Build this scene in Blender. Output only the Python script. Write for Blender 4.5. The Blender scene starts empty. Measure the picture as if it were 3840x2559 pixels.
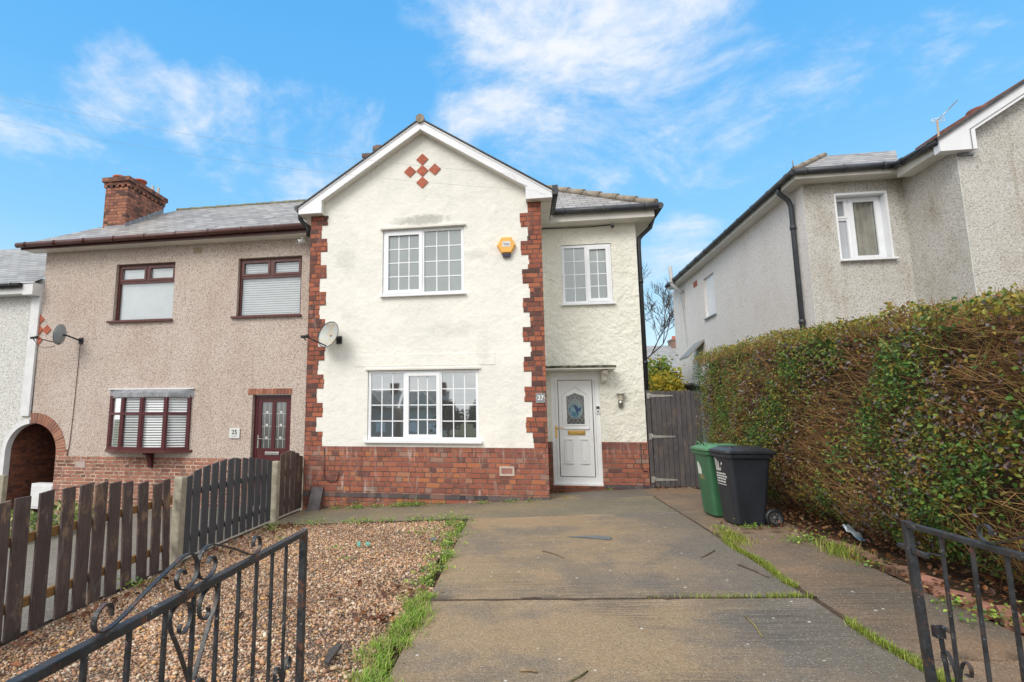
import bpy, bmesh, math, random
import numpy as np
from mathutils import Vector, Matrix

random.seed(7)
RNG = np.random.default_rng(11)
scene = bpy.context.scene
COL = scene.collection
R = math.radians

# ------------------------------------------------------------------ camera
YAW, PITCH = -0.174273417, 0.138653276
FX, CX, CY = 2040.2669, 1595.471, 1280.0
cam_data = bpy.data.cameras.new('camera')
cam = bpy.data.objects.new('camera', cam_data)
COL.objects.link(cam)
cam_data.sensor_width = 36.0
cam_data.lens = FX / 3840 * 36.0
cam_data.shift_x = (1920 - CX) / 3840
cam_data.shift_y = 0.0
cam_data.clip_start = 0.05
cam_data.clip_end = 3000
cam.rotation_euler = (math.pi / 2 + PITCH, 0, -YAW)
scene.camera = cam
_fw = Vector((math.sin(YAW) * math.cos(PITCH), math.cos(YAW) * math.cos(PITCH), math.sin(PITCH)))
_rt = Vector((math.cos(YAW), -math.sin(YAW), 0))
_up = _rt.cross(_fw)


def sight(px, py):
    return _rt * (px - CX) - _up * (py - CY) + _fw * FX


def at_y(px, py, y):
    d = sight(px, py)
    return d * (y / d.y)


def at_x(px, py, x):
    d = sight(px, py)
    return d * (x / d.x)


# ------------------------------------------------------------------ ground heights
def gz(x, y):
    x = np.clip(x, -14, 9)
    s = np.interp(y, [-60, -5, 7, 9.5, 10.9, 14], [-0.6, -.08, .108, .115, .05, .05])
    return -1.5 + .063 * x + s


# ------------------------------------------------------------------ object helpers
BASE = {}


def link(o, parent=None):
    COL.objects.link(o)
    if parent is not None:
        o.parent = parent
    return o


def tag(o, label, cat, group=None):
    o['label'] = label
    o['category'] = cat
    if group:
        o['group'] = group
    return o


def thing(name, label, cat, loc=(0, 0, 0), group=None, rot=0):
    o = bpy.data.objects.new(name, None)
    o.empty_display_size = .1
    COL.objects.link(o)
    o.location = loc
    o.rotation_euler = (0, 0, rot)
    BASE[o] = Vector(loc) if rot == 0 else None
    return tag(o, label, cat, group)


def base_of(parent):
    while parent is not None:
        if parent in BASE:
            b = BASE[parent]
            return b if b is not None else Vector((0, 0, 0))
        parent = parent.parent
    return Vector((0, 0, 0))


def structure(o):
    o['kind'] = 'structure'
    return o


class MB:
    """collects shapes, then links them as one mesh object"""

    def __init__(s):
        s.v = []; s.f = []; s.uv = []; s.sm = []

    def face(s, pts, uv=None, smooth=False):
        i = len(s.v)
        s.v += [tuple(p) for p in pts]
        s.f.append(tuple(range(i, i + len(pts))))
        s.uv.append(uv)
        s.sm.append(smooth)

    def box(s, x0, x1, y0, y1, z0, z1):
        p = [(x0, y0, z0), (x1, y0, z0), (x1, y1, z0), (x0, y1, z0), (x0, y0, z1), (x1, y0, z1), (x1, y1, z1), (x0, y1, z1)]
        s.hexa(p)
        return s

    def hexa(s, p):
        i = len(s.v)
        s.v += [tuple(q) for q in p]
        for f in ((0, 3, 2, 1), (4, 5, 6, 7), (0, 1, 5, 4), (1, 2, 6, 5), (2, 3, 7, 6), (3, 0, 4, 7)):
            s.f.append(tuple(i + k for k in f)); s.uv.append(None); s.sm.append(False)
        return s

    def prism(s, poly, y0, y1):
        """poly in (x, z), anticlockwise seen from -y, extruded along y"""
        n = len(poly); i = len(s.v)
        s.v += [(x, y0, z) for x, z in poly] + [(x, y1, z) for x, z in poly]
        s.f.append(tuple(range(i, i + n))); s.f.append(tuple(range(i + 2 * n - 1, i + n - 1, -1)))
        s.uv += [None, None]; s.sm += [False, False]
        for k in range(n):
            a, b = k, (k + 1) % n
            s.f.append((i + a, i + n + a, i + n + b, i + b)); s.uv.append(None); s.sm.append(False)
        return s

    def prism_x(s, poly, x0, x1):
        """poly in (y, z), extruded along x"""
        n = len(poly); i = len(s.v)
        s.v += [(x0, y, z) for y, z in poly] + [(x1, y, z) for y, z in poly]
        s.f.append(tuple(range(i + n - 1, i - 1, -1))); s.f.append(tuple(range(i + n, i + 2 * n)))
        s.uv += [None, None]; s.sm += [False, False]
        for k in range(n):
            a, b = k, (k + 1) % n
            s.f.append((i + a, i + b, i + n + b, i + n + a)); s.uv.append(None); s.sm.append(False)
        return s

    def bar(s, a, b, w, t, up=(0, 0, 1)):
        """rectangular bar from a to b, w across, t along up"""
        a, b = Vector(a), Vector(b)
        d = (b - a).normalized(); u = Vector(up)
        sd = d.cross(u)
        if sd.length < 1e-4:
            sd = d.cross(Vector((1, 0, 0)))
        sd.normalize(); u = sd.cross(d).normalized()
        p = []
        for q in (a, b):
            for k, l in ((-1, -1), (1, -1), (1, 1), (-1, 1)):
                p.append(q + sd * (w / 2 * k) + u * (t / 2 * l))
        return s.hexa(p)

    def tube(s, pts, r, n=8, cap=True, smooth=True):
        pts = [Vector(p) for p in pts]
        m = len(pts)
        rs = r if isinstance(r, (list, tuple)) else [r] * m
        i0 = len(s.v)
        d0 = (pts[1] - pts[0]).normalized()
        ref = Vector((0, 0, 1)) if abs(d0.z) < .9 else Vector((1, 0, 0))
        u = d0.cross(ref).normalized()
        for k in range(m):
            d = (pts[min(k + 1, m - 1)] - pts[max(k - 1, 0)]).normalized()
            u = (u - d * u.dot(d)).normalized()
            w = d.cross(u)
            for j in range(n):
                a = 2 * math.pi * j / n
                s.v.append(tuple(pts[k] + (u * math.cos(a) + w * math.sin(a)) * rs[k]))
        for k in range(m - 1):
            for j in range(n):
                a, b = i0 + k * n + j, i0 + k * n + (j + 1) % n
                s.f.append((a, b, b + n, a + n)); s.uv.append(None); s.sm.append(smooth)
        if cap:
            s.f.append(tuple(i0 + j for j in range(n - 1, -1, -1))); s.f.append(tuple(i0 + (m - 1) * n + j for j in range(n)))
            s.uv += [None, None]; s.sm += [False, False]
        return s

    def ribbon(s, pts, side, w, t):
        """flat bar along pts: w across (direction side), t thick"""
        pts = [Vector(p) for p in pts]; side = Vector(side).normalized()
        i0 = len(s.v); m = len(pts)
        for k in range(m):
            d = (pts[min(k + 1, m - 1)] - pts[max(k - 1, 0)]).normalized()
            nrm = side.cross(d).normalized()
            for a, b in ((-1, -1), (1, -1), (1, 1), (-1, 1)):
                s.v.append(tuple(pts[k] + side * (w / 2 * a) + nrm * (t / 2 * b)))
        for k in range(m - 1):
            for j in range(4):
                a, b = i0 + k * 4 + j, i0 + k * 4 + (j + 1) % 4
                s.f.append((a, b, b + 4, a + 4)); s.uv.append(None); s.sm.append(False)
        s.f.append((i0 + 3, i0 + 2, i0 + 1, i0)); s.f.append(tuple(i0 + (m - 1) * 4 + j for j in range(4)))
        s.uv += [None, None]; s.sm += [False, False]
        return s

    def lathe(s, c, axis, prof, n=20, smooth=True, refv=None):
        """prof: (distance along axis, radius)"""
        c = Vector(c); ax = Vector(axis).normalized()
        ref = Vector(refv) if refv else (Vector((0, 0, 1)) if abs(ax.z) < .9 else Vector((1, 0, 0)))
        u = ax.cross(ref).normalized(); w = ax.cross(u)
        i0 = len(s.v)
        for h, r in prof:
            for j in range(n):
                a = 2 * math.pi * j / n
                s.v.append(tuple(c + ax * h + (u * math.cos(a) + w * math.sin(a)) * r))
        for k in range(len(prof) - 1):
            for j in range(n):
                a, b = i0 + k * n + j, i0 + k * n + (j + 1) % n
                s.f.append((a, b, b + n, a + n)); s.uv.append(None); s.sm.append(smooth)
        return s

    def loft(s, rings, cap=True, smooth=False):
        n = len(rings[0]); i0 = len(s.v)
        for r in rings:
            s.v += [tuple(p) for p in r]
        for k in range(len(rings) - 1):
            for j in range(n):
                a, b = i0 + k * n + j, i0 + k * n + (j + 1) % n
                s.f.append((a, b, b + n, a + n)); s.uv.append(None); s.sm.append(smooth)
        if cap:
            s.f.append(tuple(i0 + j for j in range(n - 1, -1, -1))); s.f.append(tuple(i0 + (len(rings) - 1) * n + j for j in range(n)))
            s.uv += [None, None]; s.sm += [False, False]
        return s

    def build(s, name, mat, parent=None, bevel=0, local=False):
        me = bpy.data.meshes.new(name)
        b = Vector((0, 0, 0)) if (parent is None or local) else base_of(parent)
        me.from_pydata([(x - b.x, y - b.y, z - b.z) for x, y, z in s.v], [], s.f)
        me.materials.append(mat)
        if any(u is not None for u in s.uv):
            lay = me.uv_layers.new(name='UVMap')
            k = 0
            for f, u in zip(s.f, s.uv):
                for q in range(len(f)):
                    lay.data[k].uv = u[q] if u is not None else (0, 0)
                    k += 1
        me.polygons.foreach_set('use_smooth', s.sm)
        me.validate()
        bm = bmesh.new(); bm.from_mesh(me); bmesh.ops.remove_doubles(bm, verts=bm.verts, dist=1e-5)
        bmesh.ops.recalc_face_normals(bm, faces=bm.faces); bm.to_mesh(me); bm.free()
        me.update()
        o = bpy.data.objects.new(name, me)
        link(o, parent)
        if bevel:
            m = o.modifiers.new('bevel', 'BEVEL'); m.width = bevel; m.segments = 2; m.limit_method = 'ANGLE'; m.angle_limit = R(40)
            m.harden_normals = False
        return o


def np_mesh(name, verts, faces, mat, parent=None, col=None, smooth=False):
    """verts (n,3), faces (m,k) numpy; col (n,3) per vertex"""
    b = base_of(parent) if parent is not None else Vector((0, 0, 0))
    verts = np.asarray(verts, np.float32) - np.array(b, np.float32)
    faces = np.asarray(faces, np.int32)
    me = bpy.data.meshes.new(name)
    n, (m, k) = len(verts), faces.shape
    me.vertices.add(n); me.vertices.foreach_set('co', verts.ravel())
    me.loops.add(m * k); me.loops.foreach_set('vertex_index', faces.ravel())
    me.polygons.add(m); me.polygons.foreach_set('loop_start', np.arange(0, m * k, k, dtype=np.int32))
    me.polygons.foreach_set('loop_total', np.full(m, k, np.int32))
    me.polygons.foreach_set('use_smooth', np.full(m, smooth, bool))
    me.materials.append(mat)
    if col is not None:
        a = me.color_attributes.new('tint', 'FLOAT_COLOR', 'POINT')
        c = np.ones((n, 4), np.float32); c[:, :3] = col
        a.data.foreach_set('color', c.ravel())
    me.update(calc_edges=True)
    me.validate()
    o = bpy.data.objects.new(name, me)
    return link(o, parent)


# ------------------------------------------------------------------ material helpers
class G:
    def __init__(s, name):
        s.m = bpy.data.materials.new(name); s.m.use_nodes = True
        s.nt = s.m.node_tree
        s.b = s.nt.nodes['Principled BSDF']
        s._pos = None

    def n(s, typ, props=None, **kw):
        nd = s.nt.nodes.new(typ)
        for k, v in (props or {}).items():
            setattr(nd, k, v)
        for k, v in kw.items():
            key = int(k[1:]) if k[0] == 'i' and k[1:].isdigit() else k.replace('_', ' ')
            s.put(nd.inputs[key], v)
        return nd

    def put(s, sock, v):
        if isinstance(v, bpy.types.NodeSocket):
            s.nt.links.new(v, sock)
        elif isinstance(v, (tuple, list)) and len(v) == 3 and sock.type == 'RGBA':
            sock.default_value = (*v, 1)
        else:
            sock.default_value = v

    def set(s, **kw):
        for k, v in kw.items():
            s.put(s.b.inputs[k.replace('_', ' ')], v)

    def pos(s):
        if s._pos is None:
            s._pos = s.n('ShaderNodeNewGeometry').outputs['Position']
        return s._pos

    def math(s, op, a, b=0.0, c=0.0):
        return s.n('ShaderNodeMath', {'operation': op}, i0=a, i1=b, i2=c).outputs[0]

    def xyz(s, vec):
        o = s.n('ShaderNodeSeparateXYZ', i0=vec).outputs
        return o[0], o[1], o[2]

    def comb(s, x, y, z=0.0):
        return s.n('ShaderNodeCombineXYZ', i0=x, i1=y, i2=z).outputs[0]

    def noise(s, scale, detail=3.0, rough=.55, vec=None, stretch=None, dist=0.0):
        v = vec if vec is not None else s.pos()
        if stretch:
            v = s.n('ShaderNodeVectorMath', {'operation': 'MULTIPLY'}, i0=v, i1=stretch).outputs[0]
        nd = s.n('ShaderNodeTexNoise', Vector=v, Scale=scale, Detail=detail, Roughness=rough, Distortion=dist)
        return nd.outputs['Fac']

    def vor(s, scale, feature='F1', vec=None, out='Distance', rnd=1.0):
        nd = s.n('ShaderNodeTexVoronoi', {'feature': feature}, Vector=vec if vec is not None else s.pos(), Scale=scale, Randomness=rnd)
        return nd.outputs[out]

    def ramp(s, fac, stops, interp='LINEAR'):
        nd = s.n('ShaderNodeValToRGB', i0=fac)
        cr = nd.color_ramp; cr.interpolation = interp
        while len(cr.elements) < len(stops):
            cr.elements.new(.5)
        for e, (p, c) in zip(cr.elements, stops):
            e.position = p
            e.color = (*c, 1) if len(c) == 3 else c
        return nd.outputs[0]

    def fac(s, v, lo, hi, a=0.0, b=1.0):
        nd = s.n('ShaderNodeMapRange', {'clamp': True, 'interpolation_type': 'SMOOTHSTEP'}, i0=v, i1=lo, i2=hi, i3=a, i4=b)
        return nd.outputs[0]

    def mix(s, f, a, b, mode='MIX'):
        nd = s.n('ShaderNodeMix', {'data_type': 'RGBA', 'blend_type': mode})
        s.put(nd.inputs[0], f); s.put(nd.inputs[6], a); s.put(nd.inputs[7], b)
        return nd.outputs[2]

    def bump(s, h, strength=.5, dist=.01, nrm=None):
        nd = s.n('ShaderNodeBump', Strength=strength, Distance=dist, Height=h)
        if nrm is not None:
            s.put(nd.inputs['Normal'], nrm)
        s.put(s.b.inputs['Normal'], nd.outputs[0])
        return nd.outputs[0]


def simple(name, col, rough=.5, var=.12, scale=6, metallic=0.0, bump=0.0, spec=.5, dirt=None, bscale=60):
    g = G(name)
    n = g.noise(scale, 5, .6)
    c = g.mix(g.fac(n, .3, .7), tuple(x * (1 - var) for x in col), tuple(min(1, x * (1 + var)) for x in col))
    if dirt:
        c = g.mix(g.fac(g.noise(scale * .7, 6, .7), .52, .75, 0, dirt[1]), c, dirt[0])
    g.set(Base_Color=c, Roughness=rough, Metallic=metallic, Specular_IOR_Level=spec)
    if bump:
        g.bump(g.noise(bscale, 3), bump, .004)
    return g.m


def brick_layout(g, u, v, bw, bh, mortar, shift=1.0, headers=False):
    row = g.math('FLOOR', g.math('DIVIDE', v, bh))
    rr = g.n('ShaderNodeTexWhiteNoise', {'noise_dimensions': '1D'}, W=row).outputs[0]
    fu = g.math('ADD', g.math('DIVIDE', u, bw), g.math('ADD', g.math('MULTIPLY', row, .5), g.math('MULTIPLY', rr, .3 * shift)))
    colm = g.math('FLOOR', fu)
    fx = g.math('FRACT', fu); fy = g.math('FRACT', g.math('DIVIDE', v, bh))
    ex = g.math('MULTIPLY', g.math('MINIMUM', fx, g.math('SUBTRACT', 1.0, fx)), bw)
    ey = g.math('MULTIPLY', g.math('MINIMUM', fy, g.math('SUBTRACT', 1.0, fy)), bh)
    d = g.math('MINIMUM', ex, ey)
    body = g.fac(d, mortar * .5 - .002, mortar * .5 + .004)
    wn = g.n('ShaderNodeTexWhiteNoise', {'noise_dimensions': '2D'}, Vector=g.comb(colm, row))
    if not headers:
        return body, wn.outputs[0], wn.outputs[1], ey, fy
    # some bricks are laid as two headers
    cut = g.fac(g.xyz(wn.outputs[1])[1], .60, .605)
    f2 = g.math('MULTIPLY', fx, 2.0); h2 = g.math('FRACT', f2)
    e2 = g.math('MULTIPLY', g.math('MINIMUM', h2, g.math('SUBTRACT', 1.0, h2)), bw * .5)
    b2 = g.fac(e2, mortar * .5 - .002, mortar * .5 + .004)
    body = g.math('MULTIPLY', body, g.math('MAXIMUM', b2, g.math('SUBTRACT', 1.0, cut)))
    half = g.math('MULTIPLY', g.math('FLOOR', f2), cut)
    w2 = g.n('ShaderNodeTexWhiteNoise', {'noise_dimensions': '3D'}, Vector=g.comb(colm, row, half))
    return body, w2.outputs[0], w2.outputs[1], ey, fy


def brick(name, stops, mortar_col, bw=.245, bh=.0865, mortar=.012, zoff=.52, bloom=0.0, dirt=.35, drip=None):
    g = G(name)
    x, y, z = g.xyz(g.pos())
    w = g.noise(9, 2)
    wz = g.noise(14, 2)
    u = g.math('ADD', g.math('ADD', x, y), g.math('MULTIPLY', w, .012))
    v = g.math('ADD', g.math('ADD', z, zoff + 20 * bh - .006), g.math('MULTIPLY', wz, .012))
    body, r, rc, ey, fy = brick_layout(g, u, v, bw, bh, mortar, 1.0, True)
    c = g.ramp(r, stops)
    fine = g.noise(45, 4, .7)
    c = g.mix(g.fac(fine, .35, .7, 0, .35), c, g.mix(.5, c, (.07, .035, .03)))
    c = g.mix(g.fac(g.noise(3.1, 5, .65), .5, .72, 0, dirt), c, (.07, .05, .042))
    mc = g.mix(g.fac(g.noise(7, 4), .35, .65), mortar_col, tuple(q * .45 for q in mortar_col))
    c = g.mix(body, mc, c)
    if bloom:
        st = g.noise(5, 5, .7, stretch=(1.3, 1.3, .35))
        c = g.mix(g.fac(st, .56, .78, 0, bloom), c, (.6, .5, .46))
    if drip is not None:
        sk = g.noise(6, 5, .7, stretch=(2.4, 2.4, .22))
        c = g.mix(g.math('MULTIPLY', g.fac(z, drip - .42, drip + .02), g.fac(sk, .50, .72, 0, .7)), c, (.56, .47, .43))
        c = g.mix(g.math('MULTIPLY', g.fac(z, drip - .09, drip - .06), .5), c, (.20, .085, .075))
    g.set(Base_Color=c, Roughness=.85, Specular_IOR_Level=.25)
    g.bump(g.math('ADD', body, g.math('MULTIPLY', fine, .5)), .8, .008)
    return g.m


def stucco(name, col, col2, stain, bscale=22, bstr=.6, bdist=.012, stain_amt=.5, rough=.9, spot=None):
    g = G(name)
    n1 = g.noise(1.1, 6, .65)
    c = g.mix(g.fac(n1, .35, .65), col, col2)
    st = g.noise(2.2, 7, .72, stretch=(1, 1, .55))
    c = g.mix(g.fac(st, .54, .74, 0, stain_amt), c, stain)
    sp = g.noise(26, 4, .7)
    c = g.mix(g.fac(sp, .60, .72, 0, .30), c, stain)
    streak = g.noise(3.2, 5, .7, stretch=(2.2, 2.2, .16))
    c = g.mix(g.fac(streak, .56, .74, 0, stain_amt * .55), c, stain)
    if spot:
        # grey weathering on the render itself: (x, z, half width, half height)
        x, y, z = g.xyz(g.pos())
        for sx, sz, hx_, hz_, amt in spot:
            ex = g.math('DIVIDE', g.math('SUBTRACT', x, sx), hx_); ez = g.math('DIVIDE', g.math('SUBTRACT', z, sz), hz_)
            r = g.math('ADD', g.math('ADD', g.math('MULTIPLY', ex, ex), g.math('MULTIPLY', ez, ez)), g.math('MULTIPLY', g.math('SUBTRACT', g.noise(7, 6, .7), .5), 2.6))
            c = g.mix(g.fac(r, 1.0, .1, 0, amt), c, (.40, .40, .37))
    fine = g.noise(bscale, 4, .6, dist=.6)
    mid = g.noise(bscale * .38, 4, .6)
    big = g.noise(bscale * .11, 3, .5)
    g.set(Base_Color=c, Roughness=rough, Specular_IOR_Level=.2)
    h = g.math('ADD', g.math('ADD', g.math('MULTIPLY', fine, .35), g.math('MULTIPLY', mid, 1.0)), g.math('MULTIPLY', big, 1.6))
    g.bump(h, bstr, bdist)
    return g.m


def pebbledash(name, stops, stain, stain_amt=.4, scale=58, wash=None):
    g = G(name)
    nd = g.n('ShaderNodeTexVoronoi', {'feature': 'F1'}, Vector=g.pos(), Scale=scale)
    r = g.xyz(nd.outputs['Color'])[0]
    nz = g.noise(scale * .45, 3, .6)
    c = g.ramp(g.math('ADD', g.math('MULTIPLY', r, .72), g.math('MULTIPLY', nz, .28)), stops)
    big = g.noise(.9, 6, .65, stretch=(1, 1, .6))
    c = g.mix(g.fac(big, .45, .7, 0, stain_amt), c, stain, 'MULTIPLY')
    c = g.mix(g.fac(g.noise(2.6, 5, .7, stretch=(2.2, 2.2, .15)), .54, .72, 0, stain_amt * .7), c, stain, 'MULTIPLY')
    if wash:
        c = g.mix(g.fac(g.noise(.5, 4, .6), .4, .65, 0, .6), c, wash, 'MULTIPLY')
    g.set(Base_Color=c, Roughness=.95, Specular_IOR_Level=.15)
    g.bump(g.math('ADD', g.math('MULTIPLY', g.math('SUBTRACT', 1.0, nd.outputs['Distance']), .8), nz), .8, .012)
    return g.m


def slate(name, tw=.26, th=.2, dark=(.24, .23, .23), light=(.43, .415, .405), moss=.55):
    g = G(name)
    uv = g.n('ShaderNodeUVMap').outputs[0]
    u, v, _ = g.xyz(uv)
    wv = g.math('ADD', v, g.math('MULTIPLY', g.noise(6, 2), .02))
    body, r, rc, ey, fy = brick_layout(g, u, wv, tw, th, .008, .15)
    c = g.mix(r, dark, light)
    n = g.noise(2.2, 6, .7)
    c = g.mix(g.fac(n, .35, .7), c, g.mix(.5, c, (.30, .29, .27)))
    c = g.mix(g.fac(g.noise(3.4, 6, .75), .56, .72, 0, moss), c, (.13, .14, .06))
    edge = g.fac(fy, 0.02, .20)
    c = g.mix(g.math('MULTIPLY', body, edge), (.04, .04, .045), c)
    g.set(Base_Color=c, Roughness=.62, Specular_IOR_Level=.45)
    g.bump(g.math('ADD', g.math('SUBTRACT', 1.0, fy), g.math('MULTIPLY', g.noise(30, 4), .3)), .8, .012)
    return g.m


def wood(name, stops, rough=.8, axis='z', chip=None, tintscale=4.0):
    g = G(name)
    st = {'z': (26, 26, 1.6), 'y': (26, 1.6, 26), 'x': (1.6, 26, 26)}[axis]
    n = g.noise(2.2, 6, .7, stretch=st)
    b = g.noise(tintscale, 3, .5)
    c = g.ramp(g.math('ADD', g.math('MULTIPLY', n, .65), g.math('MULTIPLY', b, .35)), stops)
    rnd = g.n('ShaderNodeObjectInfo').outputs['Random']
    c = g.mix(g.math('MULTIPLY', rnd, .45), c, g.mix(.6, c, stops[0][1]))
    if chip:
        c = g.mix(g.fac(g.noise(5.5, 7, .78, stretch=(1, 1, .5)), .52, .64, 0, .9), c, chip)
        c = g.mix(g.fac(g.noise(11, 6, .75, stretch=(1, 1, .3), vec=g.n('ShaderNodeVectorMath', {'operation': 'ADD'}, i0=g.pos(), i1=(3.3, 7.7, 1.1)).outputs[0]), .56, .68, 0, .6), c, (.20, .18, .165))
    g.set(Base_Color=c, Roughness=rough, Specular_IOR_Level=.3)
    g.bump(n, .6, .004)
    return g.m


def tinted(name, rough=.6, spec=.4, trans=0.0, bump=0.0):
    g = G(name)
    a = g.n('ShaderNodeAttribute', {'attribute_name': 'tint'}).outputs[0]
    if bump:
        nz = g.noise(90, 3)
        a = g.mix(g.fac(nz, .35, .7, 0, .4), a, g.mix(.5, a, (.05, .04, .03)))
        g.bump(nz, bump, .003)
    g.set(Base_Color=a, Roughness=rough, Specular_IOR_Level=spec)
    if trans:
        tr = g.n('ShaderNodeBsdfTranslucent', Color=a)
        mx = g.n('ShaderNodeMixShader', i0=trans, i1=g.b.outputs[0], i2=tr.outputs[0])
        out = [q for q in g.nt.nodes if q.type == 'OUTPUT_MATERIAL'][0]
        g.nt.links.new(mx.outputs[0], out.inputs[0])
    return g.m


def glass_dark(name, col, refl=.28, rough=.02):
    g = G(name)
    c = g.mix(g.fac(g.noise(1.4, 2), .4, .6), col, tuple(q * .85 for q in col))
    g.set(Base_Color=c, Roughness=.35, Specular_IOR_Level=.3)
    gl = g.n('ShaderNodeBsdfGlossy', Color=(.92, .95, .95), Roughness=rough)
    fr = g.n('ShaderNodeFresnel', IOR=1.5).outputs[0]
    f = g.math('ADD', g.math('MULTIPLY', fr, .7), refl)
    wob = g.n('ShaderNodeBump', Strength=.05, Distance=.02, Height=g.noise(1.6, 2))
    g.put(gl.inputs['Normal'], wob.outputs[0])
    mx = g.n('ShaderNodeMixShader', i0=f, i1=g.b.outputs[0], i2=gl.outputs[0])
    out = [q for q in g.nt.nodes if q.type == 'OUTPUT_MATERIAL'][0]
    g.nt.links.new(mx.outputs[0], out.inputs[0])
    return g.m


def glass_clear(name, refl=.12, tint=(.93, .96, .95)):
    g = G(name)
    tr = g.n('ShaderNodeBsdfTransparent', Color=tint)
    gl = g.n('ShaderNodeBsdfGlossy', Color=(.95, .97, .97), Roughness=.02)
    fr = g.n('ShaderNodeFresnel', IOR=1.5).outputs[0]
    mx = g.n('ShaderNodeMixShader', i0=g.math('ADD', g.math('MULTIPLY', fr, .7), refl), i1=tr.outputs[0], i2=gl.outputs[0])
    out = [q for q in g.nt.nodes if q.type == 'OUTPUT_MATERIAL'][0]
    g.nt.links.new(mx.outputs[0], out.inputs[0])
    return g.m

# ------------------------------------------------------------------ materials
BRICK_RED = brick('brick_red', [(0, (.16, .08, .07)), (.14, (.27, .10, .075)), (.5, (.345, .122, .082)), (.82, (.395, .142, .09)), (.92, (.47, .175, .08)), (1, (.31, .21, .18))],
                  (.24, .165, .135), bloom=.85, dirt=.55, drip=-.50)
BRICK_QUOIN = brick('brick_quoin', [(0, (.10, .058, .052)), (.22, (.16, .072, .058)), (.42, (.28, .092, .062)), (.75, (.36, .115, .068)), (1, (.42, .145, .08))],
                    (.17, .11, .095), bw=.23, bloom=.3)
BRICK_PALE = brick('brick_pale', [(0, (.19, .09, .07)), (.4, (.36, .15, .105)), (.7, (.43, .19, .13)), (1, (.30, .14, .12))], (.58, .44, .34), mortar=.02, zoff=.87, bh=.078, bloom=.2)
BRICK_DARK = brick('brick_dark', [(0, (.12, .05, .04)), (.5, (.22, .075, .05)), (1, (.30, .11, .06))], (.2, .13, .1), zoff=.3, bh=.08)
BRICK_CHIM = brick('brick_chimney', [(0, (.11, .06, .05)), (.25, (.26, .11, .08)), (.7, (.38, .155, .10)), (1, (.46, .2, .12))], (.2, .13, .10), bh=.08, dirt=.45)
BRICK_BLUE = brick('brick_blue', [(0, (.055, .05, .06)), (.5, (.10, .085, .09)), (.85, (.15, .12, .12)), (1, (.24, .14, .12))], (.22, .18, .15), zoff=.0, bh=.5, bw=.245, bloom=.15)
CREAM = stucco('cream_render', (.85, .835, .77), (.78, .77, .715), (.53, .52, .47), 24, .7, .020, .30, spot=[(-1.75, 3.60, .62, .13, .75), (-.75, 2.9, .3, .12, .25), (-3.2, 2.9, .25, .3, .25), (-1.2, 1.55, .5, .2, .2)])
CREAM_DAB = stucco('cream_stipple', (.885, .865, .77), (.83, .81, .71), (.52, .49, .39), 46, .9, .035, .3)
DASH_PINK = pebbledash('pebbledash_pink', [(0, (.16, .115, .09)), (.22, (.32, .245, .205)), (.36, (.56, .47, .415)), (.65, (.65, .56, .50)), (1, (.75, .67, .61))], (.80, .75, .70), .5, 84, (.92, .89, .86))
DASH_GREY = pebbledash('pebbledash_grey', [(0, (.22, .20, .17)), (.2, (.36, .335, .30)), (.34, (.56, .54, .505)), (.65, (.65, .635, .60)), (1, (.74, .73, .70))], (.68, .62, .53), .8, 82, (.90, .88, .84))
DASH_SIDE = pebbledash('pebbledash_side', [(0, (.32, .28, .255)), (.16, (.56, .51, .485)), (.32, (.76, .715, .685)), (.7, (.82, .785, .755)), (1, (.86, .835, .81))], (.86, .82, .78), .4, 66)
DASH_WHITE = pebbledash('pebbledash_white', [(0, (.30, .30, .28)), (.35, (.56, .56, .53)), (.6, (.72, .72, .70)), (1, (.82, .82, .80))], (.8, .8, .76), .3)
SLATE = slate('slate_roof')
SLATE_W = slate('slate_roof_banded', .3, .17, (.26, .265, .27), (.40, .41, .42), .2)
TILE = simple('ridge_tile', (.29, .25, .20), .85, .25, 9, bump=.6, dirt=((.16, .17, .08), .7))
TERRA = simple('terracotta', (.40, .105, .055), .75, .18, 14, bump=.3)
UPVC = simple('upvc_white', (.84, .86, .89), .3, .03, 3, dirt=((.62, .62, .58), .25))
UPVC_OLD = simple('upvc_door', (.88, .89, .89), .32, .03, 3, dirt=((.62, .61, .57), .3))
SOFFIT = simple('soffit_cream', (.70, .68, .62), .5, .06, 3, dirt=((.45, .42, .36), .3))
TRIM = simple('white_trim', (.78, .79, .82), .4, .04, 2, dirt=((.6, .6, .58), .3))
GUTTER = simple('gutter_grey', (.045, .05, .058), .4, .2, 4, dirt=((.11, .11, .10), .5))
GUTTER_BR = simple('gutter_brown', (.085, .030, .024), .35, .15, 4, dirt=((.17, .11, .09), .4))
MAROON = simple('maroon_frame', (.085, .016, .020), .3, .15, 6)
ROSE = simple('rosewood_frame', (.10, .028, .024), .35, .2, 6)
GREYPIPE = simple('grey_pipe', (.44, .44, .44), .5, .1, 5, dirt=((.3, .28, .26), .4))
PIPE_PALE = simple('pale_paint', (.70, .71, .72), .5, .06, 5, dirt=((.5, .5, .48), .3))
BLACK = simple('black_plastic', (.018, .019, .022), .42, .25, 8)
LEAD = simple('lead_grey', (.26, .27, .29), .55, .25, 8, bump=.3)
GLASS_UP = glass_dark('glass_frosted', (.20, .235, .225), .17, .08)
GLASS_LOW = glass_dark('glass_dark', (.075, .078, .076), .42, .02)
GLASS_CLEAR = glass_clear('glass_clear', .07, (.97, .98, .98))
BLIND = simple('blind_white', (.86, .875, .89), .55, .04, 4)
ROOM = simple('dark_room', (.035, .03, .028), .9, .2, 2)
CURTAIN = simple('curtain_cloth', (.62, .59, .52), .9, .15, 5)
BRASS = simple('brass', (.62, .40, .12), .28, .1, 12, metallic=1.0)
STEEL = simple('steel', (.42, .41, .39), .3, .1, 12, metallic=.85)
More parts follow.
